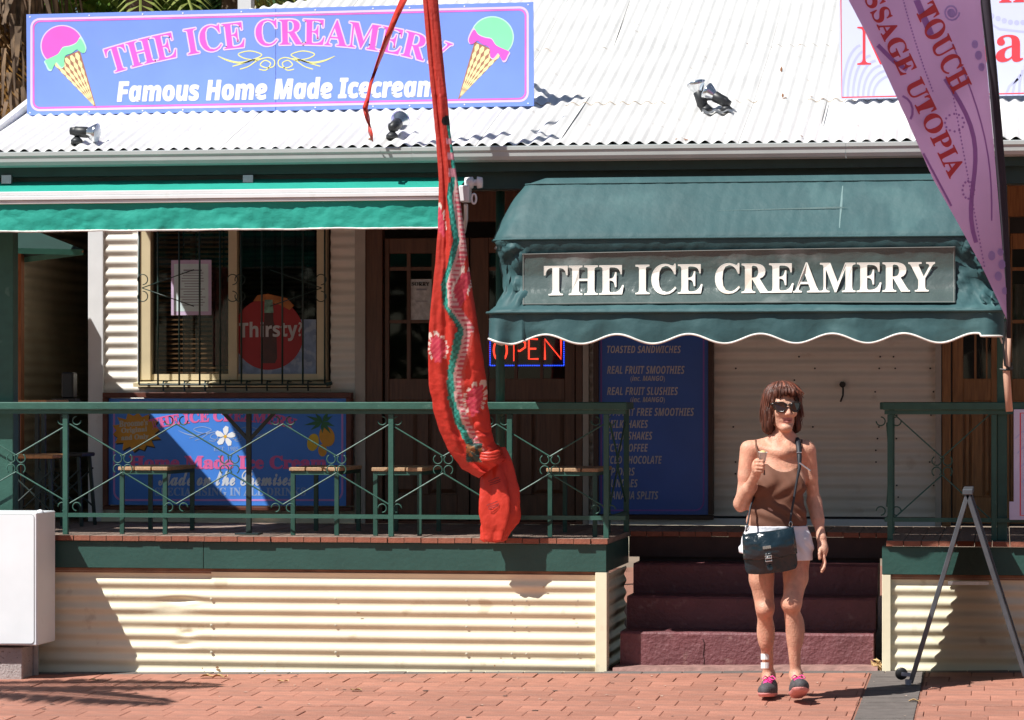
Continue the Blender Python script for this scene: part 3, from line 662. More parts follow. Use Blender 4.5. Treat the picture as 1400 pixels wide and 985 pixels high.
for xx in (a+.02, b-.04):
    for yy in (19.02, 19.42): MB().box(xx, xx+.025, yy, yy+.025, DZ+.001, zt3-.031).build('leg', IR2, tb)
def stool(px, h, y, label, seat=OR, legs=GREEN):
    xx = X(px, y); s = thing('bar_stool', label, 'stool', (xx, y, DZ), 'bar stools in the passage'); w = .15
    MB().box(xx-w, xx+w, y-w, y+w, DZ+h-.025, DZ+h).build('seat', seat, s, bevel=.006)
    for sx in (-1, 1):
        for sy in (-1, 1): m = MB(); m.bar((xx+sx*w, y+sy*w, DZ+.001), (xx+sx*(w-.03), y+sy*(w-.03), DZ+h-.026), .02); m.build('leg', legs, s)
        for t in ((.12, h-.1), (h-.1, .12)): m = MB(); m.tube([(xx-w+.01, y+sx*(w-.01), DZ+t[0]), (xx+w-.01, y+sx*(w-.01), DZ+t[1])], .006, 6); m.build('cross_brace', legs, s)
stool(50, .47, 18.85, 'bar stool with an orange timber seat under the bar table', OR, IR2)
stool(90, .47, 19.5, 'dark bar stool standing nearest the white corner post', BLACKM, IR2)
ch = thing('wall_speaker', 'small black box on the cream wall above the bar stools', 'speaker', at(93, 528, 20.2))
p = at(93, 545, 19.72); MB().box(p.x-.04, p.x+.04, 19.7, 19.8, p.z, p.z+.17).build('cabinet', BLACKM, ch, bevel=.01); MB().box(p.x-.1, p.x+.06, 19.68, 19.8, p.z-.03, p.z-.001).build('shelf', BLACKM, ch)
# market umbrella, left of the frame, its rim showing in the passage
um = thing('market_umbrella', 'green market umbrella with its pale rim showing in the passage at far left', 'umbrella', (-6.97, 19.15, DZ))
C = [Vector((-5.65, 18.93, 2.5)), Vector((-6.76, 20.48, 2.5)), Vector((-8.3, 19.38, 2.5)), Vector((-7.19, 17.83, 2.5))]; top = Vector((-6.99, 19.15, 3.0))
UG = M('umbrella canvas', (.045, .20, .155), .8, .1, 6, .1, 40)
m = MB()
for i in range(4): m.add([C[i], C[(i+1) % 4], top], [(0, 1, 2)])
m.build('canopy', M('umbrella shaded canvas', (.012, .045, .038), .85), um)  # canvas colour darkened to carry the shade of the underside
for i in range(4): m = MB(); a, b = C[i], C[(i+1) % 4]; m.grid([[a, b], [a-Vector((0, 0, .035)), b-Vector((0, 0, .035))]]); m.build('valance', UG, um); m = MB(); m.tube([top-Vector((0, 0, .03)), C[i]-Vector((0, 0, .015))], .008, 6); m.build('rib', OAK, um)
m = MB(); m.tube([(top.x, top.y, DZ+.001), top], .022, 10); m.build('pole', OAK, um)
# ================================================================ LEFT AWNING
TEAL = translucent(M('teal awning canvas', (.012, .35, .27), .75, .08, 5, .35, 26, stretch=(1, 1, 1.5)), .12)
aw = thing('roll_out_awning', 'teal roll-out awning with a white front bar over the left windows', 'awning', (X(300, 17.8), 17.8, 2.7))
AY = 17.74
xa, xb = -6.9, X(627, AY)
def zb(py, px=300): return Z(py, px, AY)
m = MB(); n = 90; P = []
for j in range(5):
    t = j/4; P.append([(xa+(xb-xa)*i/n, 18.04-(18.04-AY)*t, (2.86*(1-t)+zb(262)*t)+.003*fbm(i*.3, j, 3)) for i in range(n+1)])
m.grid(P); m.build('canvas', TEAL, aw, smooth=True)
for z0, z1, yy in ((zb(266), zb(260), AY-.035), (zb(272), zb(266.4), AY-.042), (zb(277), zb(272.4), AY-.032)): MB().box(xa, X(632, AY), yy, AY, z0, z1).build('front_bar', WPAINT, aw, bevel=.003)
m = MB(); P = []; nv = 260
for j in range(9):
    t = j/8; P.append([(xa+(xb-xa)*i/nv, AY-.012+.014*t*fbm(i*.05, t*1.5, 7)+.016*(abs(fbm(i*.10+t*2.2, t*1.4-i*.03, 1))-.3)*(t**.5)+.004*fbm(i*.4, t*3, 9), zb(277)-(zb(277)-zb(314.5))*t+.004*fbm(i*.05, 3, 1)*t) for i in range(nv+1)])
m.grid(P); m.build('valance', TEAL, aw, smooth=True)
lastrow = P[-1]; m = MB(); m.tube([Vector(p)+Vector((0, -.002, 0)) for p in lastrow], [.0055+.003*abs(fbm(i*.7, 1, 1)) for i in range(nv+1)], 5); m.build('hem', M('frayed white hem', (.7, .72, .68), .9), aw)
p = at(636, 266, AY); m = MB(); m.box(p.x-.03, p.x+.03, AY-.05, AY+.05, zb(280), zb(258)); m.build('end_cap', WPAINT, aw, bevel=.006)
m = MB(); q = at(650, 250, AY); m.lathe(q+Vector((-.06, 0, 0)), q+Vector((.05, 0, 0)), [(0, .001), (0, .03), (.045, .034), (.05, .018), (.07, .018), (.072, .035), (.10, .03), (.102, .001)], 14); m.build('gear_box', WPAINT, aw, smooth=True)
m = MB(); q = at(648, 272, AY-.04); m.tube([q+Vector((.013*math.cos(a), 0, .028*math.sin(a))) for a in [i*math.pi/8 for i in range(16)]], .006, 6, closed=True); m.build('crank_eye', WPAINT, aw, smooth=True)
m = MB(); m.tube([at(637, 280, AY), at(637, 300, AY+.05), at(634, 318, AY+.2)], .012, 8); m.build('arm', WPAINT, aw)
for px in (10, 340):
    q = at(px, 247, 17.98); MB().box(q.x-.03, q.x+.03, 17.96, 17.985, q.z-.02, q.z+.03).build('bracket', ZINC, aw)
# ================================================================ CANOPY
CAN = translucent(M('canopy canvas', (.036, .094, .102), .6, .12, 3, .3, 22, spec=.35, dirt=((.06, .135, .14), 3, .56, .6)), .04)
cn = thing('shop_canopy', 'dark green hooped canvas canopy over the steps reading THE ICE CREAMERY', 'canopy', (X(1020, 17.6), 17.6, 2.3))
# hoops: (left px, right px, front pixel row at px 1000, front Y, corner radius)
H = [(744, 1310, 241, 17.91, .03), (716, 1335, 249, 17.865, .08), (693, 1346, 274, 17.775, .14), (677, 1356, 300, 17.69, .18), (666, 1362, 325, 17.60, .21), (670, 1362, 333, 17.605, .2), (676, 1364, 350, 17.635, .17), (682, 1366, 374, 17.645, .14), (683, 1368, 396, 17.62, .13), (674, 1371, 416, 17.54, .12), (662, 1374, 426, 17.465, .11), (665, 1373, 430, 17.485, .11)]
def hoop(l, r, py, y, R, nf=150, ns=16, nc=12, zoff=0):
    a, b = X(l, y), X(r, y); z = Z(py, 1000, y); pts = []; yb = 18.06
    R = min(R, max(.02, (yb-y)*.95))
    for i in range(ns): pts.append((a, yb+(y+R-yb)*i/ns, z))
    for i in range(nc): q = math.pi/2*i/nc; pts.append((a+R-R*math.cos(q), y+R-R*math.sin(q), z))
    for i in range(nf+1): pts.append((a+R+(b-a-2*R)*i/nf, y, z))
    for i in range(1, nc+1): q = math.pi/2*i/nc; pts.append((b-R+R*math.sin(q), y+R-R*math.cos(q), z))
    for i in range(1, ns+1): pts.append((b, y+R+(yb-y-R)*i/ns, z))
    return pts
hh = [hoop(*h) for h in H]; P = []
for k in range(len(hh)-1):
    sub = 3 if k in (1, 2, 3, 5, 6, 7, 8) else 2
    for s in range(sub):
        t = s/sub; P.append([tuple(a[i]*(1-t)+b[i]*t for i in range(3)) for a, b in zip(hh[k], hh[k+1])])
P.append(hh[-1]); nr = len(P); nc_ = len(P[0])
for j in range(nr):
    for i in range(nc_):
        x_, y_, z_ = P[j][i]; px, py = proj((x_, y_, z_)); e = min(1, max(0, 1-(px-665)/60)) if px < 800 else min(1, max(0, 1-(1372-px)/72)); inner = 0 < j < nr-1
        seam = min(abs(py-v) for v in (250, 326, 427)); g = min(1, seam/14)
        w = (.003+.088*e**.7*g*(1 if py > 326 else .35))*(abs(fbm(px*.040+py*.034, py*.024-px*.016, 2, 2))*2.4-.5)+.004*fbm(px*.011, py*.02, 5)*g
        if inner: P[j][i] = (x_+(.3*w if px < 700 else -.3*w if px > 1340 else 0), y_-w, z_)
m = MB(); m.grid(P); m.build('canvas', CAN, cn, smooth=True)
for k, r in ((1, .0055), (4, .007), (10, .008)): m = MB(); m.tube([Vector(p)+Vector((0, -.004, 0)) for p in hh[k]], r, 6, cap=False); m.build('piping', CAN, cn, smooth=True)
# valance with scalloped edge
base = hoop(665, 1373, 429, 17.476, .11, nf=330); P = []; bott = []
for j in range(9):
    t = j/8; row = []
    for i, (x_, y_, z_) in enumerate(base):
        px, py = proj((x_, y_, z_)); ph = (px-655)/98.0
        edge = Z(463.5+6.5*-math.cos(2*math.pi*(ph-.0)+math.pi*.15) if px < 1340 else 461, 1000, 17.49)
        fold = .012*math.sin(2*math.pi*ph+.6)+.010*fbm(px*.012, t, 4)+(.022*math.sin(px*.16) if px < 715 else 0)
        row.append((x_, y_-fold*t-.004*fbm(px*.04, t*2, 8), z_+(edge-z_)*t))
    P.append(row)
m = MB(); m.grid(P); m.build('valance', CAN, cn, smooth=True)
m = MB(); m.tube([Vector(p)+Vector((0, -.002, 0)) for p in P[-1]], .0062, 6); m.build('white_piping', M('white piping', (.75, .73, .68), .7), cn, smooth=True)
m = MB()   # frame under the canvas
for k in (4, 10): m.tube([Vector(p)+Vector((0, .07, -.035)) for p in hh[k]][14:-14:6], .009, 8)
m.build('hoop_frame', ZINC, cn)
m = MB(); q = at(1368, 462, 17.6); m.tube([q, q+Vector((.01, 0, -.03)), q+Vector((.03, 0, -.03)), q+Vector((.035, 0, .03))], .005, 6); m.build('tie_cord', M('white piping', (.75, .73, .68), .7), cn)
# clear window with lettering
VIN = M('grey vinyl window', (.075, .105, .10), .27, .15, 4, 1.4, 7, spec=.5, coat=.2, stretch=(1, 1, 1), dirt=((.30, .33, .32), 2.2, .56, .55))
def cy(px, py): # front surface position along the canopy face under a pixel
    return float(np.interp(py+(px-1000)*.012, [325, 333, 350, 374, 396, 416, 426], [17.60, 17.605, 17.635, 17.645, 17.62, 17.54, 17.465]))
def face(px, py, eps=.012):
    y = cy(px, py)-eps-.004*(abs(fbm(px*.018+py*.02, py*.03-px*.006, 12, 3))*1.8-.4); return at(px, py, y)
def fr_(a, b):  # a 0..1 across, b 0..1 down, on the sign panel
    return 714+a*592, (347+b*70)*(1-a)+(337+b*77)*a-.9*math.sin(a*3.14)
m = MB(); m.grid([[face(*fr_(i/150, j/12), .019) for i in range(151)] for j in range(13)]); m.build('sign_window', VIN, cn, smooth=True)
ew = M('window stitching', (.16, .17, .16), .7)
m = MB()
for seq in ([fr_(i/100, .015) for i in range(101)], [fr_(i/100, .985) for i in range(101)], [fr_(.003, j/12) for j in range(13)], [fr_(.997, j/12) for j in range(13)]): m.tube([face(*q, .020) for q in seq], .0026, 5)
m.build('window_seam', ew, cn)
LET = M('sign cream white', (.80, .77, .70), .5, .05, 12, dirt=((.55, .42, .27), 4, .60, .45))
v0, _ = tmesh('THE ICE CREAMERY', 'serif'); v, f = tmesh('THE ICE CREAMERY', 'serif', 0, 4); lo, hi = v0.min(0), v0.max(0)
m = MB(); vs = []
for a, b in (v-lo)/(hi-lo):
    px = 744+a*534; py = (405-5.5*a)-(41.5)*b-.5*math.sin(a*3.14); vs.append(at(px, py, cy(px, py)-.0285))
m.add(vs, f); strips(m, [p+Vector((0, -.0003, 0)) for p in vs], f, .0035, Vector((0, -1, 0))); m.build('lettering', LET, cn)
FADE = M('canvas fold mark', (.15, .25, .25), .7)
def canY(py): return float(np.interp(py, [241, 249, 274, 300, 325], [17.91, 17.865, 17.775, 17.69, 17.60]))
m = MB()
for seq, wd in (([(1153, 244), (1152, 256), (1151, 268), (1150, 282), (1149, 294), (1148, 306), (1147, 322)], (.002, .006, .009, .014, .008, .006, .002)),):
    m.grid([[at(px, py, canY(py)-.0065)+Vector((s_*w_/2, 0, 0)) for s_ in (-1, 1)] for (px, py), w_ in zip(seq, wd)])
m.build('fold_mark', FADE, cn)
m = MB(); m.grid([[at(px, 289-(px-950)*.026+s_*w_, canY(287)-.0065) for px, w_ in ((980, .1), (1020, .4), (1060, .6), (1100, .9), (1140, 1.3), (1160, .1))] for s_ in (-1, 1)]); m.build('fold_mark', FADE, cn)
# ================================================================ ROOF SIGNS
NY = (0, -1, 0)
def qmap(c, a, b): return tuple((1-a)*(1-b)*c[0][i]+a*(1-b)*c[1][i]+a*b*c[2][i]+(1-a)*b*c[3][i] for i in (0, 1))
SY = 18.95
BLUE = M('sign lilac blue', (.20, .32, .82), .45, .05, 3, spec=.4, dirt=((.25, .28, .5), 7, .72, .3)); PINK = M('print pink', (.88, .12, .62), .5, .05); PPALE = M('print pale pink', (.78, .60, .84), .5, .03); MAG = M('print magenta', (.60, .12, .62), .5, .04)
MINT = M('print mint green', (.25, .80, .45), .5, .04); MPALE = M('print pale mint', (.55, .90, .72), .5, .03); WAF = M('print wafer cream', (.90, .82, .42), .5, .05); WAFB = M('print wafer brown', (.42, .19, .12), .5, .1); WHT = M('print white', (.82, .83, .86), .5, .03); YEL = M('print pale yellow', (.80, .78, .30), .5, .04)
sg = thing('roof_sign', 'long lilac blue roof sign THE ICE CREAMERY with two ice cream cones', 'sign', (X(380, SY), SY, 3.35))
cor = [(36, 20), (728, 3), (730, 145), (38, 158)]; pl = (Vector((0, SY, 0)), NY)
p4 = [hit(*q, *pl) for q in cor]
mid = 377
def top_(px): return 20-17*(px-36)/692
def bot_(px): return 158-13*(px-38)/692
for a, b, in ((36, 376.6), (377.4, 729)):
    m = MB(); m.prism([hit(a, top_(a), *pl), hit(b, top_(b), *pl), hit(b+(.8 if b > 500 else 0), bot_(b), *pl), hit(a+(1 if a < 50 else 0), bot_(a), *pl)], (0, .018, 0)); m.build('sign_sheet', BLUE, sg)
for px in (90, 250, 400, 560, 690):
    p = hit(px, top_(px)+20, *pl); m = MB(); m.bar(p+Vector((0, .03, 0)), (p.x, SY+.75, zroof(SY+.75)+.02), .03); m.build('stay', ZINC, sg); m = MB(); m.bar((p.x, SY+.035, zroof(SY+.03)+.012), p+Vector((0, .035, 0)), .03); m.build('stay', ZINC, sg)
def sgp(a, b): return (36+a*692.5, top_(36+a*692.5)+b*(bot_(36+a*692.5)-top_(36+a*692.5)))
def srr(i0, r): # rounded border in sign space
    w, h = 692., 140.; pts = rrect(i0, i0, w-i0, h-i0, r, 6); return [sgp(x/w, y/h) for x, y in pts]
m = MB(); pline(m, srr(7, 11), 3, pl, .002, True); m.build('border', PPALE, sg); m = MB(); pline(m, srr(10, 9), 2.2, pl, .003, True); m.build('border', M('print pink line', (.78, .16, .62), .5), sg)
def scone(flip, parent, cx0, cy0):
    """ice cream cone, drawn in the left cone's pixels then mirrored"""
    def T(x, y): 
        x, y = x-96, y-90
        if flip: x = -x; 
        return cx0+x, cy0+y
    def pg(mat, pts, eps, name): m = MB(); ppoly(m, [T(*q) for q in pts], pl, eps); m.build(name, mat, parent)
    ball = [(85+28*math.cos(a), 63+27*math.sin(a)) for a in [math.radians(138+i*202/28) for i in range(29)]]+[(100, 62), (88, 68), (74, 78)]; c1, c1b, c2, c2b = (PINK, PPALE, MINT, MPALE) if not flip else (MINT, MPALE, PINK, PPALE)
    cone = [(72, 86), (108, 70), (131, 148), (129, 147)]
    pg(WAFB, [(71, 86), (109, 69), (132, 149)], .002, 'wafer_edge')
    m = MB()
    for u in range(5):
        for v_ in range(7):
            t0, t1 = v_/7.3, (v_+.97)/7.3; a0, a1 = (u+.06)/5, (u+.94)/5
            def cp(a, t): x0, y0 = 72+(108-72)*a, 88+(71-88)*a; return (x0+(130.5-x0)*t, y0+(147-y0)*t)
            sh = .0
            tm = (t0+t1)/2; am = (a0+a1)/2+sh; h = (a1-a0)/2; ppoly(m, [T(*cp(am-h*.45, t0)), T(*cp(am+h*.45, t0)), T(*cp(am+h*1.0, tm)), T(*cp(am+h*.45, t1)), T(*cp(am-h*.45, t1)), T(*cp(am-h*1.0, tm))], pl, .003)
    m.build('wafer', WAF, parent)
    m = MB(); ppoly(m, [T(85+(x-85)*1.06, 62+(y-62)*1.06) for x, y in ball], pl, .004); m.build('scoop_outline', c1b, parent); pg(c1, ball, .005, 'scoop')
    drip = [(62, 83), (70, 79), (80, 74), (86, 66), (95, 64), (104, 60), (109, 53), (113, 57), (117, 67), (114, 73), (108, 70), (105, 68), (98, 73), (90, 76), (88, 82), (88, 89), (84, 92), (80, 88), (77, 85), (74, 90), (71, 95), (67, 94), (64, 88)]; drip = smoothp(drip, 1, 4, True)[0]; ball = ball
    cxm, cym = 90, 75
    pg(c2b, [(cxm+(x-cxm)*1.05, cym+(y-cym)*1.12) for x, y in drip], .006, 'melt_outline'); pg(c2, drip, .007, 'melt')
scone(False, sg, 96, 90); scone(True, sg, 662, 78)
path = [(152, 101), (180, 95), (220, 84), (262, 74), (310, 68), (365, 63.5), (410, 62), (470, 65), (520, 71), (560, 79), (607, 94)]
m = MB(); put_path(m, 'THE ICE CREAMERY', path, 36, pl, 'serif', 0, .003, bold=.017, fill=False); m.build('lettering_outline', PPALE, sg)
m = MB(); put_path(m, 'THE ICE CREAMERY', path, 36, pl, 'serif', 0, .005); m.build('lettering', PINK, sg)
m = MB(); put(m, 'Famous Home Made Icecream', [(160, 111), (596, 104), (596, 132), (160, 139)], pl, 'sansbi', 0, .004, shear=-.004, bold=.010); m.build('lettering', WHT, sg)
def flourish(m, cx, cy, s, pl, w=1.6, eps=.004, flip=1):
    def q(x, y): return (cx+flip*x*s, cy+y*s)
    w = w*.72; pline = lambda a, b, c, d, e: globals()['pline'](a, b, c, d, e, sm=True)
    pline(m, [q(80, -12), q(66, -6), q(50, -3), q(34, -6), q(22, -9)], [w*.5, w*1.6, w*1.9, w*1.2, w*.6], pl, eps)
    pline(m, [q(60, 2), q(46, -2), q(30, -8), q(20, -14), q(36, -19), q(52, -15), q(44, -9), q(26, -6)], w, pl, eps)
    pline(m, [q(50, 6), q(38, 2), q(26, -6), q(12, -10), q(3, -6), q(4, 2), q(14, 4), q(22, 0), q(16, -6), q(8, -2), q(14, 7), q(24, 6)], w, pl, eps)
m = MB(); flourish(m, 378, 89, 1, pl, 2.2, flip=1); flourish(m, 378, 89, 1, pl, 2.2, flip=-1); m.build('flourish', YEL, sg)
m = MB()
for px in (41, 122, 195, 250, 330, 431, 510, 560, 635, 722): 
    for q in ((px, top_(px)+3.5), (px, bot_(px)-3.5)): ppoly(m, disc(q[0], q[1], 1.1, n=8), pl, .006)
m.build('rivets', WHT, sg, kind='stuff')
# massage sign
LIL = M('pale lilac sign', (.62, .66, .86), .4, .03, 2); LSW = M('lilac swirl print', (.50, .52, .80), .4, .03); RED = M('print coral red', (.80, .055, .075), .5, .05)
sm = thing('roof_sign', 'pale lilac roof sign with red letters behind the purple feather banner', 'sign', (X(1300, SY), SY, 3.35))
m = MB(); q = [hit(1146, -60, *pl), hit(1520, -72, *pl), hit(1520, 128, *pl), hit(1148, 136, *pl)]; m.prism(q, (0, .02, 0)); m.build('sign_sheet', LIL, sm)
m = MB(); pline(m, [(1149, -60), (1151, 133.5), (1520, 125)], 1.6, pl, .003); m.build('border', RED, sm)
m = MB()
for k in range(7): pline(m, [(1152+k*7+26*(1-math.cos(t)), 132-(70-k*7)*math.sin(t)) for t in [i*1.5/9 for i in range(10)]], 3.2, pl, .002)
for k in range(6): pline(m, [(1156+k*10, -8+k*3), (1172+k*9, 18+k*8), (1196+k*6, 30+k*14)], 3, pl, .002)
for k in range(8): ppoly(m, disc(1356+k*8.5, 22+5*math.sin(k*.5)+k*1.2, 3.6, n=12), pl, .002)
for k in range(6): pline(m, [(1375+k*9, 130), (1380+k*7, 118-k*3), (1392+k*3, 108-k*6)], 3.2, pl, .002)
pline(m, [(1350, 30), (1366, 40), (1400, 44)], 3, pl, .002)
m.build('swirl_print', LSW, sm, kind='stuff')
m = MB(); put(m, 'Massage', [(1172, 37), (1475, 30), (1475, 98), (1172, 105)], pl, 'serif', .0, .005); m.build('lettering', RED, sm); m = MB()
put(m, 'n', [(1366, -30), (1402, -31), (1402, 3), (1366, 4)], pl, 'serif', .0, .005); m.build('lettering', RED, sm)
for px in (1170, 1290, 1420): p = hit(px, 60, *pl); m = MB(); m.bar(p+Vector((0, .03, 0)), (p.x, SY+.75, zroof(SY+.75)+.02), .03); m.build('stay', ZINC, sm)
# ================================================================ FLOODLIGHTS
CHR = M('lamp chrome', (.62, .64, .66), .16, .1, 9, metal=.95); LBL = M('lamp black', (.02, .022, .025), .45, .2, 20); BULB = M('lamp glass', (.45, .52, .60), .08, .1, 9, spec=.8)
def roofpt(px, py):
    y = 18.0
    while at(px, py, y).z > zroof(y)+.008 and y < 24: y += .005
    return at(px, py, y)
def flood(label, base_px, head_px, dirv, k=1, par=None, up=.0):
    b = roofpt(*base_px); t = par or thing('floodlight', label, 'floodlight', b)
    h = at(head_px[0], head_px[1], b.y); d = Vector(dirv).normalized()
    m = MB(); m.lathe(b, b+Vector((0, 0, .05)), [(0, .001), (0, .036), (.022, .036), (.028, .03), (.045, .012), (.046, .001)], 16); m.build('mount', LBL, t, smooth=True)
    m = MB(); m.tube([b+Vector((0, 0, .04)), b+Vector((0, -.01, .075)), h-d*.02], .011, 8); m.lathe(h-Vector((.0, .0, .0))-d.cross(Vector((0, 0, 1))).normalized()*.026, h+d.cross(Vector((0, 0, 1))).normalized()*.026, [(0, .001), (0, .024), (.052, .024), (.052, .001)], 12); m.build('arm', LBL, t, smooth=True)
    m = MB(); m.lathe(h, h+d*.1, [(-.03, .001), (-.03, .022), (-.005, .026), (.0, .031), (.075, .034), (.08, .03)], 18); m.build('lamp_holder', LBL, t, smooth=True)
    m = MB(); m.lathe(h, h+d*.1, [(.075, .03), (.085, .033), (.115, .052), (.135, .060), (.138, .058)], 20); m.build('reflector', CHR, t, smooth=True)
    m = MB(); m.lathe(h, h+d*.1, [(.136, .059), (.145, .045), (.15, .02), (.151, .0005)], 20); m.build('lens', BULB, t, smooth=True)
    return t
flood('single floodlight with a chrome bowl standing under the left ice cream cone', (105, 197), (103, 180), (.98, -.05, -.1))
flood('single floodlight facing the sign just left of the red flag', (536, 190), (538, 174), (.12, .9, .35))
tw = thing('floodlight', 'pair of chrome floodlights on one bracket in the middle of the white roof', 'floodlight', roofpt(978, 156))
a = roofpt(962, 157); b = roofpt(1004, 156); m = MB(); n = 14
m.grid([[a.lerp(b, i/n)+Vector((-.01, dy, .018+.0085*math.cos(2*math.pi*(a.lerp(b, i/n).x)/PIT)*.9+.3*dy)) for i in range(n+1)] for dy in (-.035, .03)]); m.build('bracket', ZINC, tw, smooth=True)
flood('', (966, 153), (960, 143), (-.28, .1, .95), par=tw); flood('', (993, 153), (992, 140), (-.88, .15, .5), par=tw)
# ================================================================ PRINTED BOARDS ON THE WALL
BY = YW-.10; plb = (Vector((0, BY, 0)), NY)
bd = thing('painted_board', 'blue painted board under the window with a frangipani flower, mangoes and an orange star', 'sign', (X(310, BY), BY, DZ+.07))
CBL = M('board blue', (.055, .225, .72), .5, .06, 3); 
def frm(par, x0, y0, x1, y1, w, Y, mat, d=.03, back=.05):
    for a, b, c, e in ((x0, y0, x1, y0+w), (x0, y1-w, x1, y1), (x0, y0+w+.1, x0+w, y1-w-.1), (x1-w, y0+w+.1, x1, y1-w-.1)):
        p, q = at(a, b, Y-d), at(c, e, Y-d); MB().box(p.x, q.x, Y-d, Y+back, p.z, q.z).build('frame_rail', mat, par, bevel=.003)
FR = M('board frame brown', (.11, .028, .014), .55, .3, 14)
frm(bd, 140, 537, 480, 699, 7, BY, FR)
p, q = at(147, 545, BY), at(473, 692, BY); MB().box(p.x, q.x, BY, BY+.04, q.z, p.z).build('panel', CBL, bd)
m = MB(); pline(m, rrect(156, 550, 468, 684, 12), 2.6, plb, .003, True); m.build('border', M('print mauve', (.55, .25, .62), .5), bd)
PK2 = M('print rose', (.72, .13, .36), .5, .05)
path = [(207, 588), (240, 581), (275, 577.5), (305, 576), (340, 577), (370, 580), (402, 587)]
m = MB(); put_path(m, 'THE ICE CREAMERY', path, 14, plb, 'serif', 0, .004, bold=.006); m.build('lettering', PK2, bd)
m = MB(); put(m, 'Home Made Ice Cream', [(177, 624), (446, 624), (446, 641), (177, 641)], plb, 'serif', 0, .004, bold=.008); m.build('lettering', PK2, bd)
PW = M('print soft white', (.62, .66, .74), .5, .04); PGB = M('print grey blue', (.22, .33, .60), .5, .05)
m = MB(); put(m, 'Made on the Premises', [(217, 643), (400, 643), (400, 664), (217, 664)], plb, 'script', 0, .004, bold=.005); m.build('lettering', PW, bd)
m = MB(); put(m, 'SPECIALISING IN ALL DRINKS', [(212, 667), (418, 667), (418, 678), (212, 678)], plb, 'serif', .01, .004); m.build('lettering', M('print pale blue', (.30, .42, .68), .5), bd); m = MB(); put(m, 'EST. 1985', [(292, 611), (326, 611), (326, 617), (292, 617)], plb, 'serif', .0, .004); m.build('lettering', M('print pale blue', (.30, .42, .68), .5), bd); m = MB(); flourish(m, 312, 598, .75, plb, 1.2, flip=1); m.build('flourish', M('print pale blue', (.30, .42, .68), .5), bd); m = MB(); flourish(m, 304, 598, .75, plb, 1.2, flip=-1); m.build('flourish', M('print pale blue', (.30, .42, .68), .5), bd)
m = MB(); 
for k in range(5):
    a = math.radians(-90+72*k+8); c, s = math.cos(a), math.sin(a); ppoly(m, [(308+c*t-s*w, 597+s*t+c*w) for t, w in ((1, 0), (5, -3.2), (10, -4.6), (14.5, -1.5), (13.5, 2.5), (8, 3.2), (4, 2))], plb, .005+.0004*k)
m.build('flower', WHT, bd); m = MB(); ppoly(m, disc(308, 597, 2.2), plb, .0085); m.build('flower_heart', M('print amber', (.75, .42, .03), .5), bd)
st = [];  
for k in range(28): a = 2*math.pi*k/28+.1; r = (1.0 if k % 2 else .76); r *= 1+.06*math.sin(k*2.3); st.append((186+34*r*math.cos(a), 591+28*r*math.sin(a)))
m = MB(); ppoly(m, [(x+1.5, y+2) for x, y in st], plb, .004); m.build('star_shadow', M('print black', (.02, .02, .02), .5), bd); m = MB(); ppoly(m, st, plb, .0055); m.build('star', M('print orange', (.62, .27, .012), .5, .25, 6), bd)
m = MB()
for t, x0, x1, yy in (("Broome's", 163, 202, 580), ('Original', 166, 201, 590), ('and Only', 166, 203, 600)): m = MB(); put(m, t, [(x0, yy-4.5), (x1, yy-6.5), (x1, yy+1.5), (x0, yy+4)], plb, 'serif', 0, .007, bold=.003); m.build('lettering', M('print beige', (.55, .48, .38), .5), bd)
m = MB(); YM = M('print mango yellow', (.72, .45, .02), .5, .1, 8); OM = M('print mango orange', (.75, .33, .02), .5, .15, 10); LF = M('print leaf green', (.02, .14, .05), .5, .2)
for cx, cy_, rx, ry, rot, mt in ((428, 605, 8, 12, .2, YM), (441, 616, 6, 8.5, 0, OM), (447, 597, 10.5, 14, -.25, OM)):
    m = MB(); ppoly(m, [(cx+rx*math.cos(a)*math.cos(rot)-ry*math.sin(a)*math.sin(rot), cy_+rx*math.cos(a)*math.sin(rot)+ry*math.sin(a)*math.cos(rot)) for a in [i*2*math.pi/24 for i in range(24)]], plb, .004+.001*(cx > 440)+.001*(cx > 445)); m.build('mango', mt, bd)
m = MB()
for a, ln in ((200, 24), (170, 26), (145, 20), (20, 18), (55, 20), (90, 16), (-30, 16), (230, 16), (-60, 18)):
    a = math.radians(a); c, s = math.cos(a), math.sin(a); ppoly(m, [(441+c*t-s*w, 577+s*t+c*w) for t, w in ((0, 0), (ln*.4, -2.6), (ln, 0), (ln*.4, 2.6))], plb, .008+.0003*len(m.v))
m.build('mango_leaves', LF, bd)
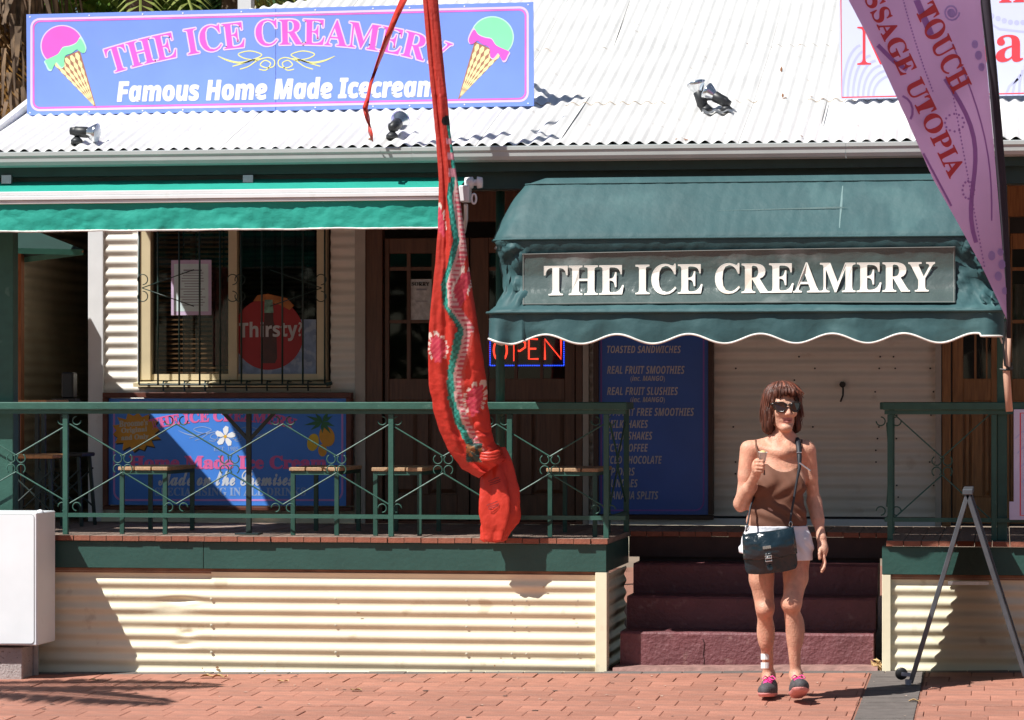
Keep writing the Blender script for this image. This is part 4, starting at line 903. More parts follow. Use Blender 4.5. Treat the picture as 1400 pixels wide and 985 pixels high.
# menu board
MY = YW-.07; plm = (Vector((0, MY, 0)), NY)
mb_ = thing('menu_board', 'tall blue menu board of drinks in a dark frame between the doors and the steps', 'sign', (X(890, MY), MY, DZ+.05))
frm(mb_, 811, 380, 975, 711, 7, MY, M('menu frame', (.05, .022, .014), .5, .2, 10)); p, q = at(818, 386, MY), at(968, 704, MY); MB().box(p.x, q.x, MY, MY+.04, q.z, p.z).build('panel', M('menu blue', (.03, .11, .46), .35, .08, 3), mb_)
m = MB(); pline(m, rrect(822, 390, 962, 698, 12), 2.2, plm, .003, True); m.build('border', M('print violet', (.22, .09, .45), .5), mb_)
m = MB()
for t, x0, x1, yy, h in (('TOASTED SANDWICHES', 830, 931, 478, 10), ('REAL FRUIT SMOOTHIES', 830, 936, 506, 11), ('(inc. MANGO)', 862, 909, 518.5, 9.5), ('REAL FRUIT SLUSHIES', 830, 927, 535, 11), ('(inc. MANGO)', 862, 909, 547.5, 9.5), ('99% FAT FREE SMOOTHIES', 832, 949, 563.5, 11), ('MILKSHAKES', 830, 886, 580, 11), ('THICK SHAKES', 830, 892, 596, 11), ('ICED COFFEE', 830, 886, 612.5, 11), ('ICED CHOCOLATE', 830, 905, 629, 11), ('SPIDERS', 830, 868, 645, 11), ('SUNDAES', 830, 872, 661, 11), ('BANANA SPLITS', 830, 900, 677.5, 11)):
    m = MB(); put(m, t, [(x0, yy-h/2), (x1, yy-h/2), (x1, yy+h/2), (x0, yy+h/2)], plm, 'sansbi', 0, .005); m.build('lettering', M('print dull white', (.50, .47, .46), .5), mb_)
# ---- notices behind glass
def notice(name, label, x0, y0, x1, y1, Y, paper, lines, border=None, cat='notice'):
    o = thing(name, label, cat, at((x0+x1)/2, y1, Y)); p = (Vector((0, Y, 0)), NY); a, b = at(x0, y0, Y), at(x1, y1, Y)
    MB().box(a.x, b.x, Y, Y+.003, b.z, a.z).build('sheet', border or paper, o)
    if border: m = MB(); ppoly(m, [(x0+4, y0+5), (x1-4, y0+5), (x1-4, y1-5), (x0+4, y1-5)], p, .002); m.build('inner_sheet', paper, o)
    m = MB(); random.seed(3)
    for i in range(lines):
        yy = y0+14+(y1-y0-24)*i/lines; w = random.uniform(.2, .32)*(x1-x0); c = (x0+x1)/2+2; pline(m, [(c-w, yy), (c+w, yy)], 1.1 if i else 2.4, p, .004)
    m.build('print_lines', M('print grey', (.25, .26, .30), .6), o)
notice('window_notice', 'mauve bordered notice taped inside the left window pane', 234, 356, 289, 431, YW+.012, M('mint paper', (.62, .74, .74), .8), 14, M('mauve paper', (.58, .45, .62), .8))
notice('door_notice', 'crumpled white notice behind the glass of the left door', 559, 382, 590, 438, YW+.004, M('white paper', (.50, .50, .50), .8, .2, 30, .6, 40), 2, None)
pd = (Vector((0, YW+.0, 0)), NY); m = MB(); put(m, 'SORRY', [(563, 386), (587, 386), (587, 391), (563, 391)], pd, 'serif', .02, .002); o = m.build('lettering', M('print black', (.02, .02, .02), .5), None); par = [c for c in COL.objects if c.name == 'door_notice'][0]; adopt(o, par)
TY = YW+.012; plt_ = (Vector((0, TY, 0)), NY)
th = thing('window_sticker', 'round red Thirsty? poster with a bottle in the right window pane', 'poster', at(370, 505, TY))
m = MB(); ppoly(m, [(325, 434), (330, 437), (432, 437), (432, 519), (325, 519)], plt_, -.004); m.build('pale_panel', M('print mottled blue', (.20, .27, .40), .5, .3, 14, dirt=((.36, .42, .52), 20, .5, .6)), th)
m = MB(); c = [q for q in disc(367, 457, 48, 49, 48)]; ppoly(m, [(max(324.5, x), y) for x, y in c], plt_, .0); m.build('red_disc', M('poster red', (.34, .010, .012), .5, .08), th)
m = MB(); ppoly(m, [(346, 412), (352, 404), (366, 402), (392, 408), (402, 418), (396, 424), (380, 416), (360, 412)], plt_, .001); m.build('splash', M('print amber glow', (.42, .13, .02), .5, .3, 20), th)
m = MB(); ppoly(m, [(362, 424), (373, 424), (374, 440), (378, 452), (379, 490), (376, 497), (359, 497), (357, 490), (357, 452), (361, 440)], plt_, .002); m.build('bottle', M('print dark brown', (.06, .012, .008), .4, .3, 14), th)
m = MB(); ppoly(m, [(362, 410), (372.5, 410), (374, 428), (361, 428)], plt_, .003); m.build('bottle_cap', M('print cap green', (.16, .30, .22), .4, .5, 30), th)
m = MB(); put(m, 'Thirsty?', [(327, 441), (413, 439), (413, 466), (327, 468)], plt_, 'sansb', .01, .005); m.build('lettering', M('print dull white', (.50, .47, .46), .5), th)
# OPEN neon
NYY = YW+.06; pn = (Vector((0, NYY, 0)), NY); op = thing('neon_sign', 'neon sign reading OPEN in red with a blue dotted border behind the door glass', 'sign', at(720, 500, NYY))
NR = M('neon red', (1.0, .045, .02), .4, 0, emit=2.6); NB = M('neon blue', (.02, .08, 1.0), .4, 0, emit=2.4)
def tubepx(m, pts, Y, r=.0045): m.tube([at(x, y, Y) for x, y in pts], r, 6)
for name, segs in (('letter_tube', [[(684+9*math.cos(a), 479+15*math.sin(a)) for a in [i*2*math.pi/18 for i in range(19)]]]), ('letter_tube', [[(703, 494), (703, 464), (712, 464), (718, 469), (718, 475), (711, 480), (703, 480)]]), ('letter_tube', [[(735, 464), (723, 464), (723, 491), (736, 491)], [(723, 477), (733, 477)]]), ('letter_tube', [[(745, 492), (745, 464), (767, 491), (767, 462)]])):
    m = MB()
    for sgm in segs: tubepx(m, sgm, NYY, .0062)
    m.build(name, NR, op, smooth=True)
m = MB()
for i in range(41):
    for yy in (457.5, 500): p = at(671+i*2.48, yy, NYY); m.lathe(p, p+Vector((0, -.01, 0)), [(0, .0045), (.004, .0045), (.006, .0001)], 6)
for j in range(16):
    for xx in (670, 771): p = at(xx, 460+j*2.6, NYY); m.lathe(p, p+Vector((0, -.01, 0)), [(0, .0045), (.004, .0045), (.006, .0001)], 6)
m.build('dotted_border', NB, op, kind='stuff')
MB().box(at(668, 0, NYY).x, at(773, 0, NYY).x, NYY+.012, NYY+.018, at(0, 503, NYY).z, at(0, 455, NYY).z).build('backing', BLACKM, op)
# lilac poster on the right rail
PYY = RY-.06; plp = (Vector((0, PYY, 0)), NY); po = thing('rail_poster', 'pale lilac poster with a thin red border tied to the right rail', 'poster', at(1392, 712, PYY))
m = MB(); ppoly_pts = [(1386, 560), (1470, 560), (1470, 711), (1380, 711), (1380, 686), (1386, 686)]
m.prism([hit(a, b, *plp) for a, b in ppoly_pts], (0, .004, 0)); m.build('sheet', M('poster lilac', (.62, .60, .80), .5, .06, 8), po)
m = MB(); pline(m, [(1470, 565), (1395, 565), (1395, 705), (1470, 705)], 1.8, plp, .003); m.build('border', RED, po)
m = MB()
for k in range(5): pline(m, [(1388+k*3, 600+k*20), (1398+k*3, 590+k*20), (1412, 596+k*20)], 2, plp, .002)
m.build('swirl_print', LSW, po)
# ================================================================ STREET BOX
bx = thing('utility_box', 'white steel utility cabinet on a concrete foot at the left edge of the pavement', 'cabinet', (X(20, 17.7), 17.86, gz(-5.8, 17.8)))
WB = M('powder coat white', (.80, .83, .86), .4, .04, 4, spec=.4, dirt=((.5, .5, .48), 8, .7, .3)); a, b = at(-150, 700, 17.68), at(50.5, 883, 17.68)
MB().box(a.x, b.x, 17.68, 18.04, b.z, a.z).build('cabinet', WB, bx, bevel=.006)
plc = (Vector((0, 17.68, 0)), NY)
m = MB(); m.prism([hit(x, y, *plc) for x, y in rrect(-140, 704, 46.5, 880, 4)], (0, -.004, 0)); m.build('door', WB, bx)
m = MB(); pline(m, rrect(-140, 704, 46.5, 880, 4), .8, plc, .0065, True); m.build('door_gasket', M('gasket', (.12, .16, .14), .7), bx)
p = at(55, 700, 17.8); m = MB(); m.lathe(p+Vector((0, 0, -.02)), p+Vector((0, 0, .02)), [(0, .02), (.028, .018), (.034, .0005)], 12); m.build('lifting_cap', WB, bx, smooth=True)
AGG = M('exposed aggregate concrete', (.38, .33, .32), .85, .1, 12, .6, 90, dirt=((.12, .08, .07), 60, .6, .8))
a, b = at(-80, 884, 17.74), at(30, 925, 17.74); MB().box(a.x, b.x, 17.74, 17.98, b.z-.03, a.z-.003).build('foot', AGG, bx, bevel=.004)
MB().box(X(42, 17.9), X(48, 17.9), 17.95, 17.97, -.08, .12).build('conduit', ZINC, bx)
# ================================================================ A-FRAME
af = thing('sandwich_board_stand', 'grey steel A-frame pavement stand seen edge-on with a castor on its left foot', 'stand', (X(1322, 17.5), 17.5, gz(-.3, 17.5)))
STL = M('grey tube steel', (.10, .11, .125), .38, .2, 12, metal=.35, spec=.5); yf, yb = 17.33, 17.62
ap = at(1323, 676, yf); lf = at(1245, 934, yf); rf = at(1402, 925, yf)
for yy, k in ((yf, 0), (yf+.72, 1)):
    for ft in (lf, rf):
        A_, B_ = Vector((ap.x, yy, ap.z)), Vector((ft.x, yy, ft.z)); m = MB(); m.bar(A_, B_, .026, .026, up=(0, 1, 0)); m.build('leg', STL, af, bevel=.003)
PNL = M('panel dark steel', (.07, .075, .085), .4, .2, 9)
for ft, s in ((lf, -1), (rf, 1)):
    A_, B_ = ap.lerp(ft, .02), ap.lerp(ft, .93); o_ = Vector((s*.0, 0, 0)); m = MB()
    m.hexa([(q.x+dx, yy_, q.z) for q in (A_, B_) for dx, yy_ in ((-.004, yf+.016), (.004, yf+.016), (.004, yf+.70), (-.004, yf+.70))]); m.build('panel', PNL, af)
    for t in (.03, .62, .93): q = ap.lerp(ft, t); m = MB(); m.bar((q.x, yf+.016, q.z), (q.x, yf+.704, q.z), .02); m.build('cross_tube', STL, af)
m = MB(); m.bar((ap.x, yf-.02, ap.z+.012), (ap.x, yf+.74, ap.z+.012), .055, .03); m.build('hinge', STL, af, bevel=.004)
m = MB(); q = lf+Vector((-.05, 0, .05)); m.lathe(q+Vector((0, -.012, 0)), q+Vector((0, .012, 0)), [(0, .001), (0, .028), (.004, .034), (.02, .034), (.024, .028), (.024, .001)], 18); m.build('castor_wheel', BLACKM, af, smooth=True)
m = MB(); m.bar(q, lf+Vector((.0, 0, .045)), .03, .02); m.lathe(lf+Vector((-.012, -.02, -.01)), lf+Vector((-.012, -.02, .03)), [(0, .016), (.03, .02)], 10); m.build('castor_fork', M('castor grey', (.25, .27, .32), .5), af)
# ================================================================ FEATHER BANNER
nb_ = Vector((.72, -.69, 0)).normalized(); P0 = at(1366, 250, 17.40); plf = (P0, nb_)
PUR = translucent(M('banner purple cloth', (.72, .42, .70), .75, .05, 3, .08, 30), .42); PUR2 = translucent(M('banner print plum', (.42, .20, .50), .75, .05), .42); BRD = translucent(M('banner print red', (.62, .07, .08), .75, .05), .35); PUB = translucent(M('banner print violet', (.50, .36, .68), .75, .05), .42)
fb = thing('feather_banner', 'purple feather banner reading TOUCH and MASSAGE UTOPIA on a black pole', 'banner', (P0.x, P0.y, 1.5))
le = [(1112, -100), (1160, 0), (1200, 76), (1240, 164), (1275, 244), (1310, 306), (1345, 370), (1376, 436)]; re = [(1344, -100), (1340, 0), (1350, 100), (1357, 180), (1363, 250), (1368, 310), (1374, 380), (1380, 440)]
def interp(pts, t): 
    k = t*(len(pts)-1); i = min(int(k), len(pts)-2); f_ = k-i; return (pts[i][0]*(1-f_)+pts[i+1][0]*f_, pts[i][1]*(1-f_)+pts[i+1][1]*f_)
def bw_(px, py): return .018*math.sin(py*.012+px*.01)
def bpt(px, py, eps=0): return hit(px, py, P0+nb_*(bw_(px, py)+eps), nb_)
m = MB(); m.grid([[bpt(interp(le, t/40)[0]*(1-s/14)+interp(re, t/40)[0]*s/14, interp(le, t/40)[1]*(1-s/14)+interp(re, t/40)[1]*s/14) for s in range(15)] for t in range(41)]); m.build('cloth', PUR, fb, smooth=True)
def bproj(mbx, eps):   # move flat print onto the waving cloth
    out = []
    for v in mbx.v: px, py = proj(v); out.append(tuple(bpt(px, py, eps)))
    mbx.v = out; return mbx
m = MB()
def inside(px, py): 
    for i in range(len(le)-1):
        if le[i][1] <= py <= le[i+1][1]:
            f_ = (py-le[i][1])/(le[i+1][1]-le[i][1]); return px > le[i][0]+f_*(le[i+1][0]-le[i][0])+2
    return False
def swl(pts, w, mm): 
    pts = [q for q in pts if inside(*q)]
    if len(pts) > 1: pline(mm, pts, w, plf, .0)
swl([(1253+i*5, 0+i*12) for i in range(5)], 9, m)
swl([(1292+18*math.sin(t*.35)+t*4.3, 108+t*16) for t in range(15)], 6, m); swl([(1302+20*math.sin(t*.25)+t*4.2, 60+t*22) for t in range(12)], 2, m)
swl([(1180, 45), (1200, 62), (1222, 84), (1240, 96)], 6, m); swl([(1226+22*math.cos(a), 152+22*math.sin(a)) for a in [i*.35-1.9 for i in range(10)]], 3, m)
swl([(1240+i*3.2, 168+i*6) for i in range(20)], 3, m)
bproj(m, .002).build('swirl_print', PUR2, fb, kind='stuff')
m = MB(); swl([(1301+11*(1-i*.03)*math.cos(i*.5), 17+12*(1-i*.03)*math.sin(i*.5)) for i in range(22)], 2.4, m); ppoly(m, disc(1301, 18, 5, 6, 14), plf, 0)
for x_, y_, r in ((1333, 61, 4.5), (1338, 76, 5), (1342, 92, 4.5), (1356, 350, 5), (1368, 345, 4), (1370, 362, 5), (1365, 378, 5), (1374, 398, 4)): ppoly(m, disc(x_, y_, r, r*1.3, 12), plf, 0)
bproj(m, .003).build('dot_print', PUB, fb, kind='stuff')
m = MB()
for i in range(30): x_, y_ = 1235+i*1.1+(i**2)*.01, 0+i*4.3; ppoly(m, disc(x_, y_, 1.2, 1.5, 6), plf, 0)
for i in range(46): x_, y_ = 1303+i*.95, 130+i*5.2; ppoly(m, disc(x_, y_, 1.2, 1.5, 6), plf, 0)
for i in range(12): ppoly(m, disc(1306+13*math.cos(i*.52)-1, 168+12*math.sin(i*.52), 1.7, 1.7, 6), plf, 0); ppoly(m, disc(1324+8*math.cos(i*.52), 260+12*math.sin(i*.52), 1.7, 1.7, 6), plf, 0)
bproj(m, .004).build('dotted_print', PUR2, fb, kind='stuff')
m = MB(); put(m, 'TOUCH', [(1276, 0), (1329, 115), (1303, 129), (1251, 16)], plf, 'serif', .012, 0); bproj(m, .005).build('lettering', BRD, fb)
m = MB(); put(m, 'MASSAGE UTOPIA', [(1177, -68), (1321, 233), (1298, 245), (1154, -58)], plf, 'serif', .012, 0)
m.f = [f for f in m.f if inside(*proj(m.v[f[0]]))]; bproj(m, .005).build('lettering', BRD, fb)
m = MB(); m.tube([bpt(1351, -100), bpt(1347, 0), bpt(1357, 100), bpt(1364, 180), bpt(1370, 250), bpt(1374, 310), bpt(1378, 380), bpt(1379, 462)], [.030, .028, .026, .026, .024, .020, .016, .012], 10); m.build('pole_sleeve', M('black sleeve', (.022, .016, .026), .8, .2), fb, smooth=True)
e0 = bpt(1377.5, 463); m = MB(); m.tube([e0, at(1376, 510, e0.y), at(1380, 563, e0.y)], .0195, 12); m.build('pole_butt', M('pinkish timber', (.58, .34, .24), .7, .15, 10, stretch=(8, 8, 1)), fb, smooth=True)
m = MB(); q = at(1375, 495, e0.y-.01); m.tube([at(1374, 440, e0.y-.02), at(1372, 475, e0.y-.03), at(1374, 500, e0.y-.03), at(1384, 506, e0.y-.02)], .006, 6); m.tube([q+Vector((-.03, 0, -.04)), q+Vector((0, -.02, -.045)), q+Vector((.035, 0, -.04)), q+Vector((0.03, .5, 0))], .006, 6); m.build('tie_cord', BLACKM, fb)
# ================================================================ RED DRAGON FLAG
ct_l = [(577, -90), (578, 0), (584, 70), (590, 130), (596, 190), (600, 250), (599, 310), (594, 370), (588, 430), (585, 480), (586, 520), (592, 560), (601, 590), (614, 618), (632, 642), (655, 654)]
ct_r = [(602, -90), (599, 0), (605, 70), (611, 130), (617, 190), (626, 250), (634, 310), (642, 370), (651, 430), (659, 480), (665, 520), (668, 560), (672, 588), (676, 604), (684, 618), (692, 628)]
fl = thing('dragon_flag', 'long red cloth streamer with a printed dragon, knotted at its lower end', 'flag', (X(640, 17.6), 17.6, 1.0))
def fY(py): return 17.56+.36*min(1, max(0, (py-330)/310))**1.3
scl = lambda px, py, x0, y0, rx, ry: ((px-x0)/rx)**2+((py-y0)/ry)**2
spine = [(613, 160), (619, 200), (622, 240), (617, 270), (622, 300), (627, 330), (620, 360), (610, 390), (614, 420), (628, 440), (634, 450), (628, 480), (620, 510), (621, 545), (632, 580), (648, 610), (660, 630)]
def flagcol(px, py, u):
    red = np.array((.50+.14*min(1, max(0, (py-250)/300)), .040, .025)); col = red*(1+.12*fbm(px*.05, py*.03, 1))
    if u < .36 and py < 650: col = red*.95
    if 158 < py < 628:
        sx = np.interp(py, [s[1] for s in spine], [s[0] for s in spine]); d = px-sx; w = 5.5 if py > 250 else 3.5
        if py > 455: w = 7
        k = (int(py/4.2)+int(px/3.6)) % 2
        if -w < d < w*.45: col = np.array((.02, .22, .17)) if k else np.array((.05, .42, .34))
        elif w*.45 <= d < w*.45+14*(1 if py > 250 else .5):
            r = d-w*.45; col = np.array((.60, .10, .14)) if (int(py/3.1) % 2 and r > 3) else np.array((.75, .48, .46))
            if py > 455 and r > 10: col = np.array((.62, .09, .07))
        if 250 < py < 455 and -w < d < -w+2: col = np.array((.01, .10, .08))
        if 190 < py < 250 and abs(d) < 7 and (int(py/11) % 2): col = np.array((.70, .30, .36))
    for cx, cy_, rx, ry, pink in ((603, 305, 9, 26, 1), (634, 395, 12, 32, 1), (600, 478, 15, 25, 1), (652, 548, 15, 28, 0)):
        xo = px-(py-cy_)/ry*rx*.35*(1 if cx < 620 else -1)+2*math.sin(py*.13); sq = 1+.45*max(0, (py-cy_)/ry); e = scl(cx+(xo-cx)*sq, py, cx, cy_, rx, ry); a = math.atan2(py-cy_, px-cx); e += .13*math.sin(a*13+1)
        if e < 1.0 and e > .55 and not (a > .9 and a < 2.1): col = np.array((.80, .66, .58)) if math.sin(a*13+1) < .55 else col*.9
        elif e <= .55: col = np.array((.62, .05, .10)) if int((px+py)/4) % 2 else np.array((.70, .09, .13))
    if 606 < py < 632 and 640 < px < 662: col = np.array((.03, .07, .06)) if fbm(px*.1, py*.1, 4) > -.05 else np.array((.35, .16, .06))
    if scl(px, py, 611, 166, 6, 7) < 1: col = np.array((.006, .006, .006))
    return col
m = MB(); nt_, nu = 460, 110; rings = []; cols = []
for j in range(nt_+1):
    t = j/nt_; l, r = interp(ct_l, t), interp(ct_r, t); A_ = at(l[0], l[1], fY(l[1])); B_ = at(r[0], r[1], fY(r[1])); c = (A_+B_)/2; h = (B_-A_)/2; dep = min(.07, h.length*.55)
    k = (max(0, t-.86)/.14)
    for i in range(nu):
        a = 2*math.pi*i/nu; s_, c_ = math.sin(a), math.cos(a); px_, py_ = (l[0]+r[0])/2+(r[0]-l[0])/2*c_, (l[1]+r[1])/2+(r[1]-l[1])/2*c_
        f_ = .5+.5*c_
        fold = .22*dep*fbm(f_*3.2, t*9, 2)+.13*dep*(abs(fbm(f_*2.2, t*16, 8))-.2)*(1+1.5*(t > .7)*(f_ > .5))+.16*dep*math.sin(f_*11+t*5)*(t > .2)-.35*dep*math.exp(-((f_-.36)/.07)**2)
        rings.append(c+h*c_*(1+.03*fbm(t*30, f_, 1))+Vector((0, -1, 0))*s_*(dep+fold*1.3)); cols.append(flagcol(px_, py_, f_) if s_ > -.2 else np.array((.55, .035, .02)))
m.v = [tuple(v) for v in rings]; m.f = [(j*nu+i, j*nu+(i+1) % nu, (j+1)*nu+(i+1) % nu, (j+1)*nu+i) for j in range(nt_) for i in range(nu)]; m.mi = [0]*len(m.f)
def setcol(o, cols, name='print'):
    ca = o.data.color_attributes.new(name, 'FLOAT_COLOR', 'POINT'); ca.data.foreach_set('color', np.array([(*c, 1) for c in cols], dtype=np.float32).ravel())
FLM = translucent(M('flag printed silk', (.6, .03, .02), .5, .06, 9, .5, 35, attr='print', spec=.5), .18)
bmn = MB.build; me = bpy.data.meshes.new('streamer'); me.from_pydata(m.v, [], m.f); me.materials.append(FLM); me.update()
for p in me.polygons: p.use_smooth = True
o = link('streamer', me, fl); setcol(o, cols)
REDC = translucent(M('flag red silk', (.62, .045, .025), .45, .08, 9, .5, 30, spec=.5), .15)
# knotted tail: a sack of cloth below the knot
tl = [(672, 612, 16), (676, 628, 19), (677, 645, 24), (678, 665, 29), (679, 685, 32), (679, 703, 31), (677, 716, 27), (674, 728, 21), (672, 738, 19), (672, 741, 14)]
m = MB(); rings = []; n = 72
for j in range(81):
    t = j/80*(len(tl)-1); i = min(int(t), len(tl)-2); f_ = t-i; cx_, cy_, w = [tl[i][k]*(1-f_)+tl[i+1][k]*f_ for k in range(3)]; w *= .84
    for q in range(n):
        a = 2*math.pi*q/n; r = w*(1+.17*math.sin(a*5+j*.045)+.05*math.sin(a*9-j*.05+1)+.22*(abs(fbm(math.cos(a)*1.5, math.sin(a)*1.5, j*.035, 3))-.25)); p = at(cx_+r*math.cos(a)+3, cy_, 17.97); rings.append((p.x, 17.97-math.sin(a)*r/235*.45, p.z+.006*fbm(a, j*.15, 3)))
m.v = rings; m.f = [(j*n+q, j*n+(q+1) % n, (j+1)*n+(q+1) % n, (j+1)*n+q) for j in range(80) for q in range(n)]+[tuple(80*n+q for q in range(n))]; m.mi = [0]*len(m.f); m.build('knotted_tail', REDC, fl, smooth=True)
m = MB()
for k in range(3): m.tube([at(668+14*math.cos(a), 615+k*4+6*math.sin(a), 17.9-.05*math.sin(a)-.02) for a in [i*2*math.pi/12 for i in range(12)]], .016, 8, closed=True)
m.build('knot', REDC, fl, smooth=True)
m = MB(); pf = (Vector((0, 17.82, 0)), NY)
for x0, y0 in ((664, 659), (662, 692)):
    for k in range(3): pline(m, [(x0+(2 if k else 0)+i*3, y0+k*2.6-i*1.1+random.uniform(-.6, .6)) for i in range(6)], 1.3, (Vector((0, 17.825-.0, 0)), NY), .004)
# (stamp marks kept on the cloth surface)
m.v = [(x, 17.97-.45*math.sqrt(max(0, (25/235)**2-((proj((x, y, z))[0]-681)/235*.8)**2))-.012, z) for x, y, z in m.v]
m.build('stamp_print', M('stamp ink', (.22, .02, .02), .7), fl)
# side ribbon
rb = [((556, -60), 10), ((552, 0), 9), ((540, 26), 8), ((527, 58), 7), ((515, 90), 4), ((507, 115), 3.4), ((503, 135), 4.5), ((499, 148), 7), ((502, 162), 6.5), ((505, 172), 4), ((507, 182), 6), ((509, 193), 2)]
m = MB(); A_, B_ = [], []
for i, (c, w) in enumerate(rb):
    tw_ = .05*math.sin(i*1.4); A_.append(at(c[0]-w/2, c[1]-1, 17.76+tw_)); B_.append(at(c[0]+w/2, c[1]+1, 17.76-tw_))
m.grid([A_, B_]); o = m.build('ribbon', REDC, fl, smooth=True)
sb = o.modifiers.new('s', 'SOLIDIFY'); sb.thickness = .003
m = MB(); m.tube([at(590, -92, 17.56), at(560, -100, 17.7), at(520, -260, 17.8)], .012, 8); m.build('halyard', BLACKM, fl)
# ================================================================ PERSON
D0 = 16.60
def c3(px, py, y=0): d = D0+y; return np.array(((px-700)/F*d, y, CH-(py-HY)/F*d))
def toW(v): return [(D_*-ST+r*CT, D_*CT+r*ST, z) for r, D_, z in ((a, D0+b, c) for a, b, c in v)]
def cap(a, b, ra, rb, sq=1.0):
    a, b = np.array(a, float), np.array(b, float); ab = b-a; L2 = ab@ab
    def f(P):
        Q = P-a; t = np.clip((Q@ab)/L2, 0, 1); v = Q-t[..., None]*ab
        if sq != 1.0: v = v*np.array((1, 1/sq, 1))
        return np.sqrt((v**2).sum(-1))-(ra+(rb-ra)*t)
    m = max(ra, rb)*max(1, sq); return f, np.minimum(a, b)-m, np.maximum(a, b)+m
def ell(c, r, rz=0, rx=0):
    c, r = np.array(c, float), np.array(r, float); cz, sz = math.cos(rz), math.sin(rz); R = np.array(((cz, sz, 0), (-sz, cz, 0), (0, 0, 1)))
    if rx: cx, sx = math.cos(rx), math.sin(rx); R = np.array(((1, 0, 0), (0, cx, sx), (0, -sx, cx)))@R
    def f(P):
        Q = ((P-c)@R.T)/r; k = np.sqrt((Q**2).sum(-1)); return (k-1)*r.min()*(1+.0*k) if False else k*(k-1)/np.maximum(np.sqrt(((Q/r)**2).sum(-1)), 1e-6)
    m = r.max(); return f, c-m, c+m
def surf(groups, lo, hi, h, post=None):
    """groups: list of (list of prims, k); smooth unions. returns verts, faces by surface nets"""
    lo, hi = np.array(lo, float), np.array(hi, float); n = np.ceil((hi-lo)/h).astype(int)+1
    ax = [lo[i]+h*np.arange(n[i]) for i in range(3)]
    def smin(a, b, k): hh = np.clip(.5+.5*(b-a)/k, 0, 1); return b*(1-hh)+a*hh-k*hh*(1-hh)
    Dall = np.full(n, .5, dtype=np.float32)
    for prims, k, kk in groups:
        Dg = np.full(n, .5, dtype=np.float32)
        for f, a, b in prims:
            sgn = 1
            i0 = np.maximum(np.floor((a-.05-lo)/h).astype(int), 0); i1 = np.minimum(np.ceil((b+.05-lo)/h).astype(int)+1, n)
            if (i1 <= i0).any(): continue
            G = np.stack(np.meshgrid(*[ax[i][i0[i]:i1[i]] for i in range(3)], indexing='ij'), -1)
            s = tuple(slice(i0[i], i1[i]) for i in range(3)); Dg[s] = smin(Dg[s], f(G).astype(np.float32), k)
        Dall = smin(Dall, Dg, kk)
    if post is not None:
        G = np.stack(np.meshgrid(*ax, indexing='ij'), -1); Dall = post(G, Dall)
    V = Dall; ins = V < 0
    cs = np.zeros(n-1, dtype=int)
    C = [ins[i:n[0]-1+i, j:n[1]-1+j, k:n[2]-1+k] for i in (0, 1) for j in (0, 1) for k in (0, 1)]
    for c in C: cs += c
    act = (cs > 0) & (cs < 8); idx = -np.ones(n-1, dtype=int); I = np.argwhere(act); idx[act] = np.arange(len(I))
    acc = np.zeros((len(I), 3)); cnt = np.zeros(len(I))
    crn = [(i, j, k) for i in (0, 1) for j in (0, 1) for k in (0, 1)]
    for p in range(8):
        for q in range(p+1, 8):
            if sum(abs(crn[p][t]-crn[q][t]) for t in range(3)) != 1: continue
            A = V[tuple((I+crn[p]).T)]; B = V[tuple((I+crn[q]).T)]; m = (A < 0) != (B < 0); t = np.where(m, A/np.where(m, A-B, 1), 0)
            pt = I+np.array(crn[p])+t[:, None]*(np.array(crn[q])-np.array(crn[p])); acc[m] += pt[m]; cnt[m] += 1
    verts = lo+h*(acc/cnt[:, None]); faces = []
    for a in range(3):
        b, c = (a+1) % 3, (a+2) % 3; s0 = [slice(None)]*3; s1 = [slice(None)]*3; s0[a] = slice(0, n[a]-1); s1[a] = slice(1, n[a])
        E = np.argwhere(ins[tuple(s0)] != ins[tuple(s1)]); E = E[(E[:, b] > 0) & (E[:, c] > 0) & (E[:, b] < n[b]-1) & (E[:, c] < n[c]-1)]
        db = np.zeros(3, int); db[b] = 1; dc = np.zeros(3, int); dc[c] = 1
        q = np.stack([idx[tuple(E.T)], idx[tuple((E-db).T)], idx[tuple((E-db-dc).T)], idx[tuple((E-dc).T)]], 1)
        fl_ = ins[tuple(s0)][tuple(E.T)] if False else np.array([ins[tuple(e)] for e in E]) if len(E) < 1 else ins[tuple(E.T)]
        q[~fl_] = q[~fl_][:, ::-1]; faces.append(q)
    return verts, np.concatenate(faces)
def meshW(name, v, f, mat, parent, cols=None, smooth=True):
    me = bpy.data.meshes.new(name); me.from_pydata(toW(v), [], [tuple(int(i) for i in q) for q in f]); me.materials.append(mat); me.update()
    if smooth:
        for p in me.polygons: p.use_smooth = True
    o = link(name, me, parent)
    if cols is not None: setcol(o, cols)
    return o
# --- skeleton (viewer's left = her right)
SHL, ELL_, WRL = c3(1026, 616, .0), c3(1014, 688, .015), c3(1033, 650, -.175)
SHR, ELR, WRR = c3(1104, 617, .01), c3(1113, 686, .06), c3(1123, 735, -.02)
HPL, KNL, ANL = c3(1042, 757, .0), c3(1046, 832, .02), c3(1051, 925, .19)
HPR, KNR, ANR = c3(1087, 757, .0), c3(1083, 823, -.09), c3(1088, 925, -.02)
torso = [ell(c3(1060, 748, .0), (.172, .112, .115)), ell(c3(1061, 712, .0), (.158, .098, .10)), ell(c3(1062, 688, .0), (.140, .090, .10)), ell(c3(1064, 655, .005), (.142, .098, .125)),
         ell(c3(1047, 664, -.062), (.062, .048, .052)), ell(c3(1084, 664, -.060), (.062, .048, .052)),
         cap(c3(1034, 618, .015), c3(1098, 618, .02), .044, .044), ell(c3(1066, 629, .01), (.120, .070, .06)), cap(c3(1058, 603, .025), c3(1030, 612, .015), .030, .030), cap(c3(1080, 603, .025), c3(1102, 613, .02), .030, .030)]
